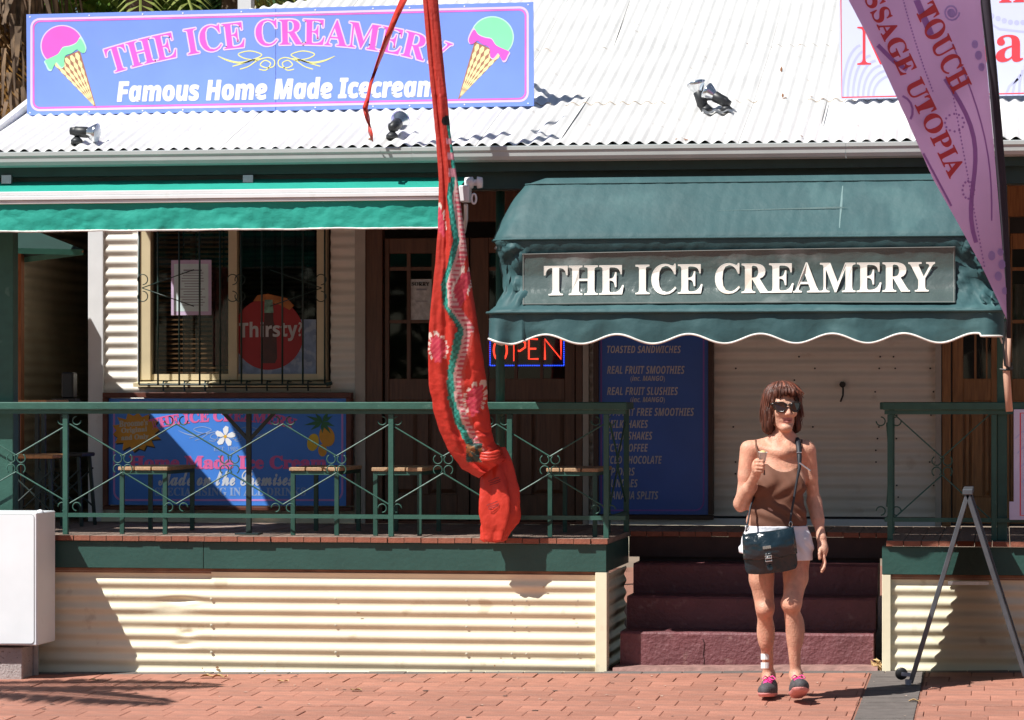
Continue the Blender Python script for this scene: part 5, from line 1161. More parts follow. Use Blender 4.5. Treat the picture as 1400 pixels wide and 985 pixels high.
neck = [cap(c3(1069, 618, .015), c3(1071, 588, .005), .048, .043), cap(c3(1057, 598, -.01), c3(1066, 617, -.055), .012, .010), cap(c3(1084, 598, -.01), c3(1073, 617, -.055), .012, .010),
        cap(c3(1036, 612, -.025), c3(1066, 619, -.062), .012, .010), cap(c3(1098, 613, -.02), c3(1074, 619, -.062), .012, .010)]
armL = [cap(SHL, ELL_, .043, .034), cap(c3(1023, 614, 0), c3(1019, 650, .005), .043, .038), cap(ELL_, WRL, .036, .0235), cap(ELL_, (ELL_+WRL)/2, .037, .036), cap(c3(1010, 690, .03), c3(1012, 695, .03), .024, .02)]
armR = [cap(SHR, ELR, .041, .031), cap(c3(1103, 615, .01), c3(1108, 652, .03), .041, .034), cap(ELR, WRR, .034, .0235), cap(ELR, (ELR+WRR)/2, .036, .034)]
legL = [cap(HPL, c3(1041, 792, .0), .084, .062), cap(c3(1041, 792, .0), KNL, .062, .049), ell(c3(1046, 832, -.012), (.048, .042, .048)), ell(c3(1045, 834, -.036), (.024, .020, .026)), cap(KNL+np.array((0, .02, -.03)), ANL, .042, .026), ell(c3(1047, 864, .09), (.046, .050, .105)), ell(c3(1051, 922, .185), (.028, .034, .026)), ell(ANL, (.027, .044, .026)), cap(ANL, c3(1048, 938, .12), .03, .028)]
legR = [cap(HPR, c3(1088, 790, -.03), .084, .062), cap(c3(1088, 790, -.03), KNR, .062, .049), ell(c3(1083, 824, -.10), (.047, .042, .050)), ell(c3(1084, 828, -.128), (.026, .020, .027)), ell(c3(1076, 826, -.09), (.030, .030, .032)), cap(KNR+np.array((0, .02, -.03)), ANR, .044, .026), ell(c3(1088, 862, -.03), (.047, .050, .11)), ell(c3(1089, 921, -.02), (.028, .034, .026)), ell(ANR, (.027, .044, .026)), cap(ANR, c3(1091, 940, -.12), .03, .028)]
# head, turned a little to the viewer's right
hc = c3(1070, 556, .01); hz = .22
def hd(dx, dy, dz):   # head-local: dx to viewer right, dy back, dz up (m)
    return hc+np.array((dx*math.cos(hz)-dy*math.sin(hz)*1, dx*math.sin(hz)*1+dy*math.cos(hz), dz)) if False else hc+np.array((dx*math.cos(hz)-dy*math.sin(hz), dy*math.cos(hz)+dx*math.sin(hz), dz))
head = [ell(hd(0, .012, .015), (.073, .094, .098), -hz), ell(hd(0, -.018, -.055), (.057, .066, .066), -hz), ell(hd(0, -.064, -.110), (.030, .028, .022)), cap(hd(-.045, .0, -.075), hd(-.015, -.06, -.112), .020, .018), cap(hd(.045, .0, -.075), hd(.015, -.06, -.112), .020, .018),
        ell(hd(-.034, -.062, -.035), (.026, .022, .022)), ell(hd(.034, -.062, -.035), (.026, .022, .022)), cap(hd(0, -.084, .0), hd(0, -.104, -.036), .010, .0135), ell(hd(-.013, -.092, -.042), (.010, .012, .008)), ell(hd(.013, -.092, -.042), (.010, .012, .008)),
        cap(hd(-.04, -.074, .018), hd(.04, -.074, .018), .012, .012), ell(hd(-.074, .01, -.02), (.012, .022, .032)), ell(hd(.074, .01, -.02), (.012, .022, .032)), ell(hd(0, -.074, -.070), (.024, .013, .016))]
lips = [cap(hd(-.024, -.078, -.068), hd(.0, -.087, -.065), .004, .005), cap(hd(.024, -.078, -.068), hd(.0, -.087, -.065), .004, .005), cap(hd(-.017, -.078, -.078), hd(.0, -.086, -.081), .004, .0058), cap(hd(.017, -.078, -.078), hd(.0, -.086, -.081), .004, .0058)]
# hands
def finger(pts, r0, r1):
    return [cap(pts[i], pts[i+1], r0+(r1-r0)*i/(len(pts)-1), r0+(r1-r0)*(i+1)/(len(pts)-1)) for i in range(len(pts)-1)]
pl_ = c3(1036, 638, -.215); palmL = [ell(pl_, (.030, .026, .044), 0), cap(WRL, pl_, .0235, .028)]
fingL = []
for k, (dz, ln) in enumerate(((.026, 1.0), (.008, 1.05), (-.010, 1.0), (-.026, .85))):
    b = pl_+np.array((-.012, -.024, dz)); fingL += finger([b, b+np.array((.004, -.034*ln, .004)), b+np.array((.032*ln, -.040*ln, .002)), b+np.array((.040*ln, -.016, -.002))], .0095, .0078)
thL = finger([pl_+np.array((.018, .0, .03)), pl_+np.array((.034, -.018, .050)), pl_+np.array((.030, -.040, .062))], .0115, .0085)
pr_ = c3(1125, 750, -.03); palmR = [ell(pr_+np.array((0, 0, -.008)), (.024, .036, .046), .2), cap(WRR, pr_, .0235, .026)]
fingR = []
for k, (dy, ln) in enumerate(((-.030, .070), (-.011, .080), (.008, .075), (.025, .060))):
    b = pr_+np.array((.002, dy, -.042)); fingR += finger([b, b+np.array((.006, -.006, -.45*ln)), b+np.array((.000, -.020, -.78*ln)), b+np.array((-.012, -.030, -1.0*ln))], .0092, .0072)
thR = finger([pr_+np.array((-.014, -.022, .0)), pr_+np.array((-.024, -.044, -.026)), pr_+np.array((-.022, -.052, -.052))], .011, .008)
lo = c3(985, 962, -.35); hi = c3(1148, 520, .35); lo = np.minimum(lo, hi)-.02; hi = np.maximum(c3(985, 962, -.35), c3(1148, 520, .35)); lo = np.array((c3(985, 900)[0], -.36, -.1)); hi = np.array((c3(1150, 900)[0], .32, 1.70))
GR = [(torso+neck, .045, .03), (legL, .022, .025), (legR, .022, .025), (armL, .02, .02), (armR, .02, .02), (head, .014, .012), (lips, .003, .003), (palmL, .015, .012), (fingL+thL, .003, .005), (palmR, .015, .012), (fingR+thR, .003, .005)]
v, f = surf(GR, lo, hi, .0055)
person = thing('person', 'woman in brown camisole, white shorts and sunglasses walking from the steps, cup in hand', 'person', Vector(toW([c3(1070, 957, 0)])[0]))
skin = np.array((.60, .335, .235)); cols = []
lc = hd(0, -.09, -.073)
for p in v:
    n_ = fbm(p[0]*9, p[1]*9, p[2]*9, 3); n2 = fbm(p[0]*55, p[1]*55, p[2]*30, 3); n3 = fbm(p[0]*22, p[1]*22, p[2]*14+7, 3); c = skin*(1+.10*n_+.12*n2)*np.array((1, 1-.16*max(0, n3), 1-.14*max(0, n3)))
    if p[2] > 1.2 and p[2] < 1.40: c = c*np.array((1.06, .97, .93))
    if p[2] < .75: c = c*np.array((.98, .92, .90))*(1+.06*fbm(p[0]*25, p[1]*25, p[2]*5, 2))
    q = p-lc
    if abs(q[0]) < .024 and q[1] < .03 and abs(q[2]) < .0135: c = np.array((.45, .17, .15)) if abs(q[2]-.000) > .0035 else np.array((.13, .03, .03))
    cols.append(c)
SKIN = M('skin', skin, .5, .07, 40, .35, 110, attr='print', spec=.4); SKIN.node_tree.nodes['Principled BSDF'].inputs['Subsurface Weight'].default_value = .06; SKIN.node_tree.nodes['Principled BSDF'].inputs['Subsurface Radius'].default_value = (.01, .004, .002)
meshW('body', v, f, SKIN, person, cols)
# --- camisole: torso inflated, cut at neckline and hem
def grow(prims, g): return [(lambda F_: (lambda P: F_(P)-g))(p[0]) for p in prims], prims
def inflate(prims, g): return [((lambda F_: (lambda P: F_(P)-g))(a), b-g, c+g) for a, b, c in prims]
def wr(G): return np.vectorize(lambda a: a)(G)
hem = c3(1060, 727)[2]; nz0 = c3(1070, 645)[2]; xc = c3(1070, 600)[0]
def cami(G, Dv):
    x, y, z = G[..., 0], G[..., 1], G[..., 2]
    front = nz0+((x-xc)/.115)**2*.075; neckl = np.where(y < .03, front+np.maximum(0, y+.02)*.9, front+.045); 
    cut = (z-np.minimum(neckl, c3(1070, 634)[2]))*.8
    arm = np.maximum(0, 0)
    hm = (hem+.006*np.sin(x*30)-z)
    side = np.abs(x-c3(1064, 640)[0])-.150+np.maximum(0, (z-c3(1, 668)[2]))*.55
    wr_ = .0055*np.sin(z*85+x*38+2*np.sin(y*20+x*14))*np.exp(-((z-c3(1, 700)[2])/.055)**2)+.0035*np.sin(z*70-x*60+1)*np.exp(-((z-c3(1, 672)[2])/.05)**2)+.002*np.sin(z*50+x*90)
    sm = np.maximum
    return sm(sm(sm(Dv+wr_, cut), hm), side*.8)
v2, f2 = surf([(inflate(torso, .006), .045, .03)], lo, hi, .0055, cami)
BRN = M('camisole brown', (.15, .062, .036), .8, .05, 12, .15, 200)
meshW('camisole', v2, f2, BRN, person)
m = MB(); 
def TW(p): return Vector(toW([p])[0])
m.tube([TW(c3(1040, 641, -.105)), TW(c3(1037, 625, -.085)), TW(c3(1034, 611, -.055)), TW(c3(1033, 602, -.01)), TW(c3(1034, 604, .05)), TW(c3(1042, 625, .1))], .005, 6)
m.tube([TW(c3(1090, 641, -.105)), TW(c3(1094, 625, -.080)), TW(c3(1096, 611, -.05)), TW(c3(1096, 602, .0)), TW(c3(1094, 606, .06)), TW(c3(1088, 625, .1))], .005, 6)
m.build('camisole_strap', BRN, person, smooth=True)
# --- shorts
sh = inflate([torso[0], torso[1]], .012)+[cap(c3(1041, 742, 0), c3(1036, 770, -.005), .096, .104), cap(c3(1088, 742, 0), c3(1089, 776, -.01), .090, .086)]
st_ = c3(1, 719)[2]; 
def shor(G, Dv):
    x, y, z = G[..., 0], G[..., 1], G[..., 2]; mid_ = c3(1064, 700)[0]
    bot = np.where(x < mid_, c3(1, 756)[2]+(x-c3(1003, 750)[0])*-.05, c3(1, 766)[2]); cr = np.abs(x-mid_)-.006
    wr_ = .006*np.sin(x*95+z*30+1.5*np.sin(z*40))*np.exp(-((z-c3(1, 745)[2])/.06)**2)
    d = np.maximum(np.maximum(Dv+wr_, z-st_), bot-z); slit = np.maximum(np.maximum(cr, z-c3(1, 752)[2]), -1*(z*0+1)); return np.maximum(d, -slit)
v3, f3 = surf([(sh, .03, .03)], lo, hi, .0055, shor)
meshW('shorts', v3, f3, M('white cotton', (.74, .75, .80), .85, .04, 14, .3, 60), person)
# --- shoes
def shoe(heel, toe, wd, pitch, nm_, lift):
    heel, toe = np.array(heel), np.array(toe); d = toe-heel; ln = np.linalg.norm(d); u_ = d/ln; 
    P_ = [cap(heel+u_*.035, heel+u_*.10, .038, .042), cap(heel+u_*.10, toe-u_*.045, .044, .036), cap(toe-u_*.07+np.array((.012, 0, 0)), toe-u_*.035, .040, .030), cap(heel+u_*.05+np.array((0, 0, .03)), heel+u_*.09+np.array((0, 0, .035)), .038, .036)]
    bz = lambda p: p
    def sole_z(G): t = ((G[..., :2]-heel[:2])@u_[:2]); return heel[2]+t*(u_[2]/max(1e-3, np.linalg.norm(u_[:2])))
    lo_ = np.minimum(heel, toe)-.09; hi_ = np.maximum(heel, toe)+.12
    v_, f_ = surf([(P_, .02, .02)], lo_, hi_, .004, lambda G, Dv: np.maximum(np.maximum(Dv, (sole_z(G)-.012)-G[..., 2]), (G[..., 2]-heel[2]-.095)))
    meshW('shoe', v_, f_, M('shoe dark mesh', (.07, .065, .07), .7, .35, 60, .3, 200), person)
    v_, f_ = surf([(inflate(P_[:3], .0035), .02, .02)], lo_, hi_, .004, lambda G, Dv: np.maximum(np.maximum(Dv, (sole_z(G)-.031)-G[..., 2]), (G[..., 2]-sole_z(G)+.010)))
    meshW('shoe_sole', v_, f_, M('shoe sole pink', (.62, .24, .22), .6, .1, 20), person)
    m = MB(); PKL = M('shoe lace pink', (.78, .05, .28), .6, .1)
    for k in range(5):
        c = heel+u_*(.105+.018*k)+np.array((0, 0, .060-.0075*k)); s = .024-.001*k; m.tube([TW(c+np.array((-s, 0, -.006))), TW(c+np.array((0, -.006, .003))), TW(c+np.array((s, -.012, -.006)))], .0045, 5); m.tube([TW(c+np.array((s, 0, -.006))), TW(c+np.array((0, -.008, .004))), TW(c+np.array((-s, -.014, -.006)))], .0045, 5)
    c = heel+u_*.10+np.array((0, 0, .067)); 
    for s in (-1, 1): m.tube([TW(c), TW(c+np.array((s*.02, -.02, .012))), TW(c+np.array((s*.036, -.03, -.002))), TW(c+np.array((s*.02, -.026, -.008))), TW(c+np.array((0, -.01, 0)))], .0035, 5); m.tube([TW(c), TW(c+np.array((s*.012, -.035, -.02)))], .003, 5)
    m.build('shoe_lace', PKL, person, smooth=True)
gl = c3(1056, 952, .2)[2]
shoe(c3(1055, 944, .21), c3(1044, 945, -.04), .04, 0, '', 0)
shoe(c3(1089, 948, -.02), c3(1094, 936, -.27), .04, .2, '', 0)
# white dressings on the shin
m = MB()
for py in (898, 910):
    P = []
    for j in range(3):
        P.append([TW(c3(1046+xx, py-4+j*4, .135-.012*math.cos(xx*.25)+(-.026 if 1 else 0))) for xx in (-5.5, -3, 0, 3, 5)])
    m.grid(P)
o = m.build('dressing', M('white dressing', (.78, .78, .76), .9), person); sb = o.modifiers.new('s', 'SOLIDIFY'); sb.thickness = .002
# --- sunglasses
SGM = M('sunglass frame', (.02, .012, .008), .25, .3, 40, spec=.6); SGL = M('sunglass lens', (.025, .010, .006), .08, .1, 9, spec=.7)
m = MB(); lens = MB()
for s in (-1, 1):
    pts = [(s*.011, -.103, .012), (s*.03, -.1025, .021), (s*.056, -.090, .023), (s*.074, -.070, .018), (s*.070, -.074, -.008), (s*.052, -.090, -.026), (s*.030, -.101, -.028), (s*.013, -.105, -.012)]
    w_ = [TW(hd(*q)) for q in pts]; lens.add(w_, [tuple(range(8))]); m.tube(w_, .0042, 6, closed=True); m.tube([TW(hd(s*.070, -.070, .012)), TW(hd(s*.077, -.04, .012)), TW(hd(s*.078, .01, .004))], [.008, .007, .004], 6)
m.tube([TW(hd(-.013, -.101, .006)), TW(hd(0, -.107, .008)), TW(hd(.013, -.101, .006))], .0045, 6)
m.build('sunglasses', SGM, person, smooth=True); lens.build('sunglass_lens', SGL, person)
# --- hair: shell plus strands
HR = M('hair auburn', (.07, .022, .012), .5, .8, 26, .3, 80, stretch=(3, 3, .35), spec=.35)
hb = [ell(hd(0, .020, .020), (.086, .104, .104), -hz), ell(hd(-.062, .012, -.058), (.042, .062, .085), -hz), ell(hd(.060, .020, -.058), (.040, .062, .080), -hz), ell(hd(0, .068, -.05), (.085, .052, .10), -hz), ell(hd(-.072, .0, -.108), (.036, .04, .042)), ell(hd(.068, .012, -.102), (.034, .04, .038)), ell(hd(-.01, -.058, .072), (.066, .036, .034), -hz)]
ca_, sa_ = math.cos(-hz), math.sin(-hz)
def hairc(G, Dv):
    q = G-hc; x = q[..., 0]*math.cos(hz)+q[..., 1]*math.sin(hz); y = -q[..., 0]*math.sin(hz)+q[..., 1]*math.cos(hz); z = q[..., 2]
    an = np.arctan2(x, y+.0); st_ = .0032*np.sin(an*34+z*22)+.0022*np.sin(an*71-z*40)+.0018*np.sin(an*13+z*70)
    facew = .058+np.clip(-z-.02, 0, .1)*.08
    fc = np.maximum(np.maximum(np.abs(x)-facew+.10*np.clip(z, 0, .1)*4*0, z-(.050+.012*np.cos(x*50)+.008*np.sin(x*200))), y+.002)   # opening for the face
    return np.maximum(np.maximum(Dv+st_, -fc), -.150+.02*np.sin(an*7)-z)
v4, f4 = surf([(hb, .02, .02)], c3(1030, 620, -.2)*np.array((1, 1, 1))-.02, c3(1110, 515, .25)+.02, .0038, hairc)
hair = meshW('hair', v4, f4, HR, person)
random.seed(11); m = MB(); hc_ = []
for i in range(330):
    a = random.uniform(0, 2*math.pi); fx, fy = math.sin(a), math.cos(a); front = fy < -.5; side = abs(fx) > .55 and fy < .4
    ln = random.uniform(.52, .72) if front else random.uniform(.78, 1.12); flick = random.uniform(-.3, 1.0); pts = []; lay = random.uniform(-.002, .006); sweep = random.uniform(-.014, .016)+(.022 if front else 0)
    for k in range(10):
        t = k/9; el = 1.40-t*1.75*ln if front else 1.35-t*2.2*ln
        if el > -.1: r = math.cos(el); zz = .022+.110*math.sin(el); xx, yy = (.090+lay)*r*fx, .020+(.106+lay)*r*fy
        else: dz_ = (-.1-el)*.118; zz = .012-dz_; sp = 1+.08*math.sin(min(1, dz_/.1)*2.4)+.30*flick*max(0, dz_-.10)/.06; xx, yy = (.090+lay)*fx*sp, .020+(.100+lay)*fy*sp
        if front and zz < .046+.016*math.sin(fx*7+i*.7): break
        if not front and fy < -.1 and abs(xx) < .058 and zz < .045: xx = math.copysign(.060, xx)
        wv = .005*t*math.sin(k*1.15+i*2.1); pts.append(TW(hd(xx+sweep*t+wv*fy, yy+wv*abs(fx), zz+(.004 if k else 0))))
    r0 = random.uniform(.0035, .0075)
    if len(pts) <= 2: continue
    nb4 = len(m.v); m.tube(pts, [r0*(.7+.6*math.sin(math.pi*j/len(pts)))*(1-.8*(j/(len(pts)-1))**2) for j in range(len(pts))], 5, cap=False)
    hcol = np.array((.105, .032, .017))*random.choice((.45, .7, 1, 1.2, 1.7, 2.2)); hc_ += [hcol]*(len(m.v)-nb4)
me = bpy.data.meshes.new('hair_strands'); me.from_pydata(m.v, [], m.f); me.materials.append(M('hair auburn streaked', (.1, .03, .02), .45, .4, 26, .3, 80, attr='print', spec=.5)); me.update()
for p in me.polygons: p.use_smooth = True
o = link('hair_strands', me, person); setcol(o, hc_)
# --- handbag (worn, a thing of its own)
bag = thing('handbag', 'glossy black leather handbag with a buckle hanging from the woman’s shoulder'.replace('’', "'"), 'handbag', TW(c3(1053, 787, -.15)))
LTH = M('black patent leather', (.010, .022, .030), .2, .15, 8, 1.6, 11, spec=.5, coat=.22)
bq = [(1014, 731), (1086, 722), (1092, 780), (1019, 788)]; yb_ = -.155
def bq_(a, b, y):
    k = max(0, b-.78)/.22; a2 = .5+(a-.5)*(1-.10*k**2-.05*(1-b)); b2 = b-.05*k*abs(2*a-1)**3-.03*(1-b)*math.sin(math.pi*max(0, min(1, a)))*-1; return c3(*qmap(bq, a2, b2), y)
m = MB(); ng = 16
for side, sgn in ((yb_-.028, -1), (yb_+.035, 1)):
    m.grid([[TW(bq_(i/ng, j/ng, side+sgn*.03*math.sin(math.pi*min(1, i/ng))*math.sin(math.pi*j/ng)+.003*fbm(i*.4, j*.5, sgn))) for i in range(ng+1)] for j in range(ng+1)])
for edge_ in ([(i/ng, 0) for i in range(ng+1)], [(i/ng, 1) for i in range(ng+1)], [(0, j/ng) for j in range(ng+1)], [(1, j/ng) for j in range(ng+1)]):
    m.grid([[TW(bq_(a, b, yb_-.028)) for a, b in edge_], [TW(bq_(a, b, yb_+.035)) for a, b in edge_]])
m.build('bag_body', LTH, bag, smooth=True)
m = MB(); m.grid([[TW(bq_(-.01+1.02*i/ng, -.02+(.62+.05*math.sin(math.pi*i/ng))*j/ng, yb_-.034-.045*math.sin(math.pi*min(1, i/ng))**.6*math.sin(math.pi*(.05+.75*j/ng))-.007*fbm(i*.35, j*.35, 6))) for i in range(ng+1)] for j in range(ng+1)]); o = m.build('bag_flap', LTH, bag, smooth=True)
sb = o.modifiers.new('s', 'SOLIDIFY'); sb.thickness = .004
m = MB(); m.bar(TW(bq_(.46, .50, yb_-.084)), TW(bq_(.46, .84, yb_-.062)), .034, .006, up=(0, 1, 0)); m.build('bag_tab', LTH, bag, bevel=.002)
BUC = M('nickel buckle', (.6, .6, .58), .25, .1, 9, metal=.9)
m = MB(); q = [TW(bq_(a, b, yb_-.086)) for a, b in ((.40, .57), (.52, .57), (.52, .70), (.40, .70))]; m.tube(q, .0035, 6, closed=True); m.tube([TW(bq_(.40, .63, yb_-.089)), TW(bq_(.52, .63, yb_-.089))], .003, 5); m.build('buckle', BUC, bag)
m = MB(); a = TW(bq_(.47, .86, yb_-.070)); m.lathe(a, a+Vector((0, -.006, 0)), [(0, .015), (.005, .015), (.006, .001)], 14); m.build('stud', LTH, bag)
m = MB(); m.bar(TW(bq_(.37, .36, yb_-.084)), TW(bq_(.53, .36, yb_-.084)), .016, .004, up=(0, 1, 0)); m.build('name_plate', BUC, bag, bevel=.0015)
m = MB(); m.tube([TW(c3(1020, 727, yb_)), TW(c3(1023, 712, -.13)), TW(c3(1026, 693, -.10)), TW(c3(1031, 680, -.06))], .006, 6)
m.tube([TW(c3(1080, 722, yb_)), TW(c3(1081, 708, -.14)), TW(c3(1084, 690, -.135)), TW(c3(1090, 655, -.130)), TW(c3(1093, 640, -.118)), TW(c3(1093, 625, -.095)), TW(c3(1092, 612, -.068)), TW(c3(1090, 601, -.02)), TW(c3(1089, 601, .04)), TW(c3(1086, 620, .1))], [.0055, .0055, .006, .0065, .009, .013, .014, .014, .014, .014], 6); m.build('shoulder_strap', M('strap black', (.015, .017, .024), .6, .2), bag, smooth=True)
m = MB()
for p_ in (c3(1022, 722, yb_), c3(1081, 717, yb_-.0)): m.tube([TW(p_+np.array((.008*math.cos(t), 0, .014*math.sin(t)))) for t in [i*math.pi/5 for i in range(10)]], .0028, 5, closed=True)
m.tube([TW(c3(1089, 619, -.098)), TW(c3(1096, 619, -.098))], .003, 5); m.tube([TW(c3(1093, 633, -.13)), TW(c3(1101, 639, -.14)), TW(c3(1108, 644, -.15))], .0045, 6); m.build('strap_ring', BUC, bag)
cup = thing('ice_cream_cup', "small white paper cup with a little ice cream held in the woman's raised hand", 'cup', TW(c3(1041, 632, -.245)))
m = MB(); cb, ctp = c3(1042, 632, -.242), c3(1043, 619, -.246); m.lathe(TW(cb), TW(ctp), [(0, .001), (0, .016), (.052, .023), (.053, .025), (.050, .022), (.03, .019)], 18); m.build('paper_cup', M('white paper cup', (.78, .77, .74), .7), cup, smooth=True)
m = MB(); m.lathe(TW(cb), TW(ctp), [(.040, .021), (.052, .018), (.060, .009), (.062, .001)], 14); m.build('ice_cream', M('ice cream', (.66, .50, .22), .5, .1, 40, .3, 90), cup, smooth=True)
# ================================================================ VEGETATION
LEAFM = {}
def leafmat(name, col, tr=.35): return translucent(M(name, col, .55, .35, 3, spec=.4), tr) if name not in MATS else MATS[name]
def leafquad(m, c, n, s, asp=.5):
    n = Vector(n).normalized(); a = n.orthogonal().normalized(); a.rotate(Matrix.Rotation(random.uniform(0, 6.28), 3, n)); b = n.cross(a); c = Vector(c)
    m.add([c-a*s, c-b*s*asp+n*s*.15, c+a*s, c+b*s*asp+n*s*.15], [(0, 1, 2, 3)])
def leafy_tree(label, base, h, R, mat, n=2600, ls=.11, group=None):
    t = thing('leafy_tree', label, 'tree', base, group); m = MB(); base = Vector(base); pts = [base+Vector((.08*math.sin(i), .05*i*.2, h*.55*i/6)) for i in range(7)]; m.tube(pts, [.16-.012*i for i in range(7)], 8)
    cl = []
    for i in range(14):
        d = Vector((random.gauss(0, 1), random.gauss(0, 1), random.gauss(0, .6))).normalized(); c = base+Vector((0, 0, h*.72))+Vector((d.x*R*.75, d.y*R*.75, d.z*h*.26)); cl.append((c, R*random.uniform(.28, .5))); m.tube([pts[-2], (pts[-2]+c)/2+Vector((0, 0, .1)), c], [.07, .045, .015], 6)
    m.build('trunk', M('bark', (.13, .10, .075), .9, .3, 9, .6, 30), t, smooth=True); m = MB()
    for i in range(n): c, r = random.choice(cl); d = Vector((random.gauss(0, 1), random.gauss(0, 1), random.gauss(0, .8))).normalized(); leafquad(m, c+d*r*random.uniform(.55, 1.08), d+Vector((0, 0, .7)), ls*random.uniform(.6, 1.3))
    m.build('crown', mat, t); return t
def frond(m, base, d, ln, droop, lw=.32, n=26, w=.022):
    base = Vector(base); d = Vector(d).normalized(); pts = []; side = d.cross(Vector((0, 0, 1))); side = side.normalized() if side.length > .01 else Vector((1, 0, 0))
    for i in range(n+1): t = i/n; pts.append(base+d*ln*t+Vector((0, 0, -droop*t*t)))
    m.tube(pts[::3]+[pts[-1]], .012, 5)
    for i in range(3, n+1):
        t = i/n; l = lw*math.sin(math.pi*min(1, .12+.86*t))**.7*random.uniform(.85, 1.1)+.05
        for s in (-1, 1):
            a = pts[i]; f_ = (pts[i]-pts[i-1]).normalized(); tip = a+(side*s*.85+f_*.55).normalized()*l+Vector((0, 0, -.28*l*random.uniform(.6, 1.4))); mid_ = (a+tip)/2+Vector((0, 0, .03)); m.add([a, mid_+f_*w, tip, mid_-f_*w], [(0, 1, 2, 3)])
def palm(label, base, h, ln, mat, nf=16, skirt=0, group=None, tr=.17, lean=(0, 0)):
    t = thing('palm_tree', label, 'tree', base, group); b = Vector(base); top = b+Vector((lean[0], lean[1], h)); m = MB(); ks = 26
    m.tube([b.lerp(top, i/ks) for i in range(ks+1)], [tr*(1.15-.3*i/ks)*(1.06 if i % 2 else .97) for i in range(ks+1)], 12); m.build('trunk', M('palm bark', (.16, .12, .09), .95, .35, 12, .8, 20), t, smooth=True)
    m = MB()
    for i in range(nf): a = 2*math.pi*i/nf+random.uniform(-.15, .15); e = random.uniform(-.1, .9); frond(m, top, (math.cos(a), math.sin(a), e), ln*random.uniform(.85, 1.1), ln*random.uniform(.35, .75))
    m.build('fronds', mat, t)
    if skirt:
        m = MB()
        for i in range(900): a = random.uniform(0, 6.28); r = random.uniform(.9, 2.6)*tr; z = top.z-random.uniform(.0, 1)*skirt; l = random.uniform(.25, .8); p = Vector((top.x+r*math.cos(a), top.y+r*math.sin(a), z)); q = p+Vector((random.gauss(0, .05)+.08*math.cos(a), random.gauss(0, .05)+.08*math.sin(a), -l)); w = Vector((-math.sin(a), math.cos(a), 0))*random.uniform(.01, .035); m.add([p-w, p+w, q+w*.3, q-w*.3], [(0, 1, 2, 3)])
        m.build('dead_frond_skirt', M('dead fronds', (.17, .115, .075), .9, .5, 14, stretch=(1, 1, .3), dirt=((.34, .22, .12), 7, .55, .6)), t)
    return t
GL1 = leafmat('leaf mid green', (.17, .31, .05)); GL2 = leafmat('leaf yellow green', (.26, .31, .07)); GL3 = leafmat('leaf dark green', (.04, .10, .028))
DEADG = leafmat('frond brown yellow', (.30, .15, .03), .3)
random.seed(21)
YB = 27.0
b1 = at(16, 60, YB); pt = palm('palm with a shaggy skirt of dead brown fronds behind the left end of the roof', (b1.x, YB, 0), at(16, -190, YB).z, 1.6, GL2, 11, 5.0, tr=.26)
m = MB()
for i in range(14): a = random.uniform(0, 6.28); frond(m, (b1.x-.1, YB, at(16, -60, YB).z), (math.cos(a)*.4, math.sin(a)*.4, -1), 1.5, .2, .3)
m.build('hanging_fronds', DEADG, pt)
def crownat(px, py, Y, R): p = at(px, py, Y); return p
for i, (px, py, Y, R, mt, lb) in enumerate(((105, -4, 29, 1.15, GL1, 'leafy green tree behind the ice cream sign, next to the brown palm'), (150, 60, 30.5, 1.8, GL3, 'darker leafy tree standing behind the middle of the ice cream sign'), (285, -10, 31, 1.2, GL3, 'dark leafy tree left of the white post behind the sign'))):
    p = at(px, py, Y); leafy_tree(lb, (p.x, Y, 0), p.z/.72, R, mt, 3600, .10)
p = at(190, -12, 27.5); palm('palm with yellow green fronds behind the middle of the sign', (p.x, 27.5, 0), p.z+.25, 1.9, GL2, 22, 0, tr=.14)
p = at(318, -30, 28.5); palm('palm with dark fronds beside the white post behind the sign', (p.x, 28.5, 0), p.z+.3, 1.6, GL3, 16, 0, tr=.12)
nh = thing('neighbour_house', 'cream weatherboard house with a white post behind the roof', 'house', at(420, 100, 32)); 
a, b = at(346, 40, 32), at(640, -120, 32)
for k in range(16): zb0 = 3.0+k*.22; m = MB(); m.hexa([(a.x, 31.97, zb0), (b.x+3, 31.97, zb0), (b.x+3, 32.1, zb0), (a.x, 32.1, zb0), (a.x, 32.0, zb0+.215), (b.x+3, 32.0, zb0+.215), (b.x+3, 32.1, zb0+.215), (a.x, 32.1, zb0+.215)]); m.build('weatherboard', CREAM, nh)
MB().box(a.x, b.x+3, 32.1, 36, 0, 6.5).build('wall', CREAM, nh)
p, q = at(325, 0, 24.5), at(343, 0, 24.5); MB().box(p.x, q.x, 24.5, 24.62, 2, 6.2).build('post', WPAINT, nh)
# street palm whose fronds shade the pavement (left of the frame) and trees across the street
random.seed(5)
G1, G2 = (at(292, 938, 17.0)), (at(225, 962, 16.6))
def gp(px, py):   # ground point under a pixel
    y = 12.0
    while y < 18.1:
        p = at(px, py, y)
        if p.z <= gz(p.x, y): return p
        y += .01
    return p
T1, T2 = gp(298, 937)+Vector((-1, -.93, 1.8))*2.0, gp(232, 962)+Vector((-1, -.93, 1.8))*2.0
Pt = T1+Vector((-2.2, -.42, .62)); t = thing('palm_tree', 'street palm left of the frame throwing frond shadows on the red paving', 'tree', (Pt.x-.7, Pt.y-.6, gz(-9.6, 14)))
m = MB(); m.tube([Vector((Pt.x-.7, Pt.y-.6, -.2)).lerp(Pt, i/20) for i in range(21)], [.16*(1.1-.3*i/20) for i in range(21)], 10); m.build('trunk', M('palm bark', (.16, .12, .09)), t)
m = MB()
for T_ in (T1, T2): dv = T_-Pt+Vector((0, 0, .6)); frond(m, Pt, dv, dv.length, .6, .40, 74, .03)
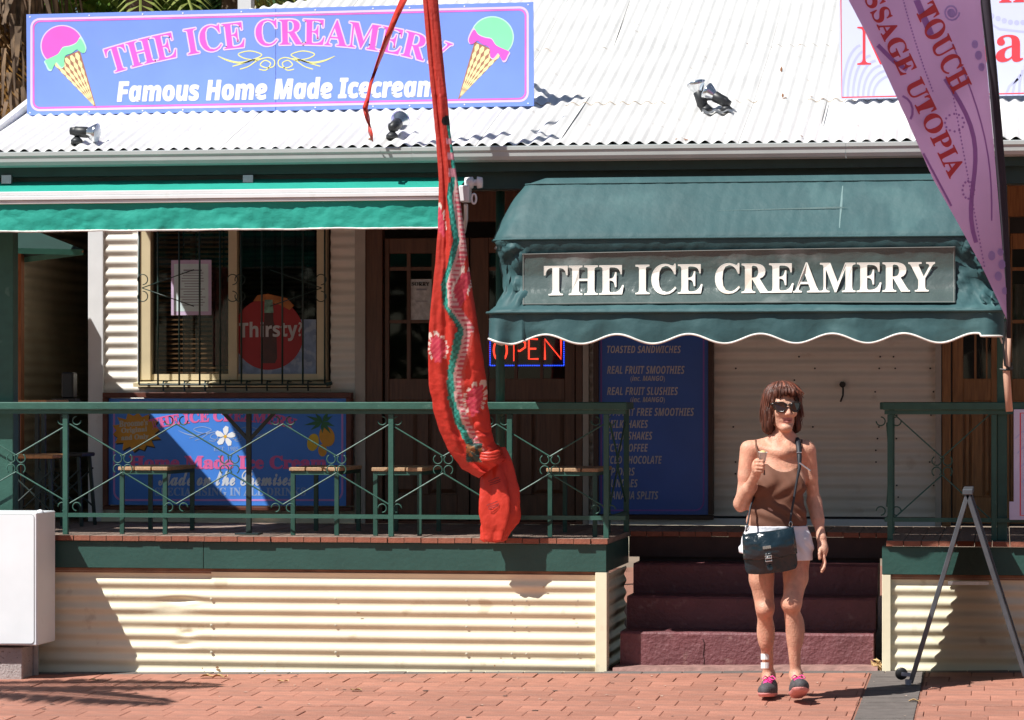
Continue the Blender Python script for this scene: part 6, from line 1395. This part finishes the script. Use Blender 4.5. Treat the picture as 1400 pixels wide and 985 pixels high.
for a_, e, l in ((110, .3, 1.6), (150, .4, 1.6), (190, .3, 1.6), (230, .3, 1.6), (270, .3, 1.5)): a = math.radians(a_); frond(m, Pt, (math.cos(a), math.sin(a), e), l, .8, .30, 40, .02)
m.build('fronds', GL3, t)
random.seed(9)
for i in range(7):
    x = -16+i*5.2; leafy_tree('street tree number across the road'.replace(' number', '')+(' in the middle', ' to the left', ' to the far left', ' to the right', ' to the far right', ' beyond the crossing', ' beside the palm')[i], (x, -9-random.uniform(0, 3), -.7), random.uniform(7, 9), 3.0, GL3, 1500, .3, 'street trees behind the photographer')
# litter: dry leaves by the step and on the bricks
LT = M('dry leaf', (.50, .33, .15), .8, .3, 9)
random.seed(4); lit = thing('leaf_litter', 'small heap of dry curled leaves in the corner between step and skirt', 'leaves', at(1199, 912, 18.2)); m = MB()
for i in range(26): p = at(1199+random.gauss(0, 3.0), 913-abs(random.gauss(0, 4)), 18.16+random.uniform(0, .08)); leafquad(m, p, (random.gauss(0, .5), -1, random.gauss(.6, .5)), .028, .35)
m.build('leaf_pile', LT, lit)
lv = thing('fallen_leaf', 'curled dry leaf on the red bricks below the sheet joint', 'leaf', at(289, 929, 17.9)); m = MB()
x0 = at(289, 0, 17.75).x
P = [[(x0-.07+i*.02, 17.75+j*.02, gz(x0, 17.75)+.006+.02*abs(math.sin(i*.9))*(1 if j != 1 else .3)) for i in range(9)] for j in range(3)]; m.grid(P); m.build('blade', LT, lv)
m = MB()
for i in range(60):
    x, y = random.uniform(-6.3, .3), random.uniform(15.4, 17.95); leafquad(m, (x, y, gz(x, y)+.004), (0, 0, 1), random.uniform(.006, .016), .6)
m.build('litter_specks', M('pale specks', (.55, .42, .34), .9), None, kind='stuff')
m = MB(); random.seed(31)
for i in range(36):
    x, y = random.uniform(-6.3, .3), random.uniform(15.2, 17.95); r = random.uniform(.006, .02); m.add([(x+r*math.cos(a)*random.uniform(.8, 1.1), y+r*math.sin(a)*random.uniform(.8, 1.1), gz(x, y)+.003+.02*r*math.sin(a)+.015*r*math.cos(a)) for a in [k*2*math.pi/8 for k in range(8)]], [tuple(range(8))])
m.build('gum_spots', M('old gum', (.10, .065, .055), .9), pave, kind='stuff')
for i, (px, py) in enumerate(((127, 932), (386, 934), (486, 946), (1250, 961))):
    p = gp(px, py); o = thing('fallen_leaf', ('small dry leaf near the shadow of the palm fronds', 'small pale leaf on the bricks below the cream skirt', 'flat pale scrap lying on the bricks left of the flag', 'long pale leaf lying on the dark brick strip')[i], 'leaf', p); mm = MB()
    mm.grid([[(p.x-.03+k*.012, p.y+j*.015, gz(p.x, p.y)+.006+.012*abs(math.sin(k*.8+i))*(1 if j != 1 else .2)) for k in range(6)] for j in range(3)]); mm.build('blade', LT, o)
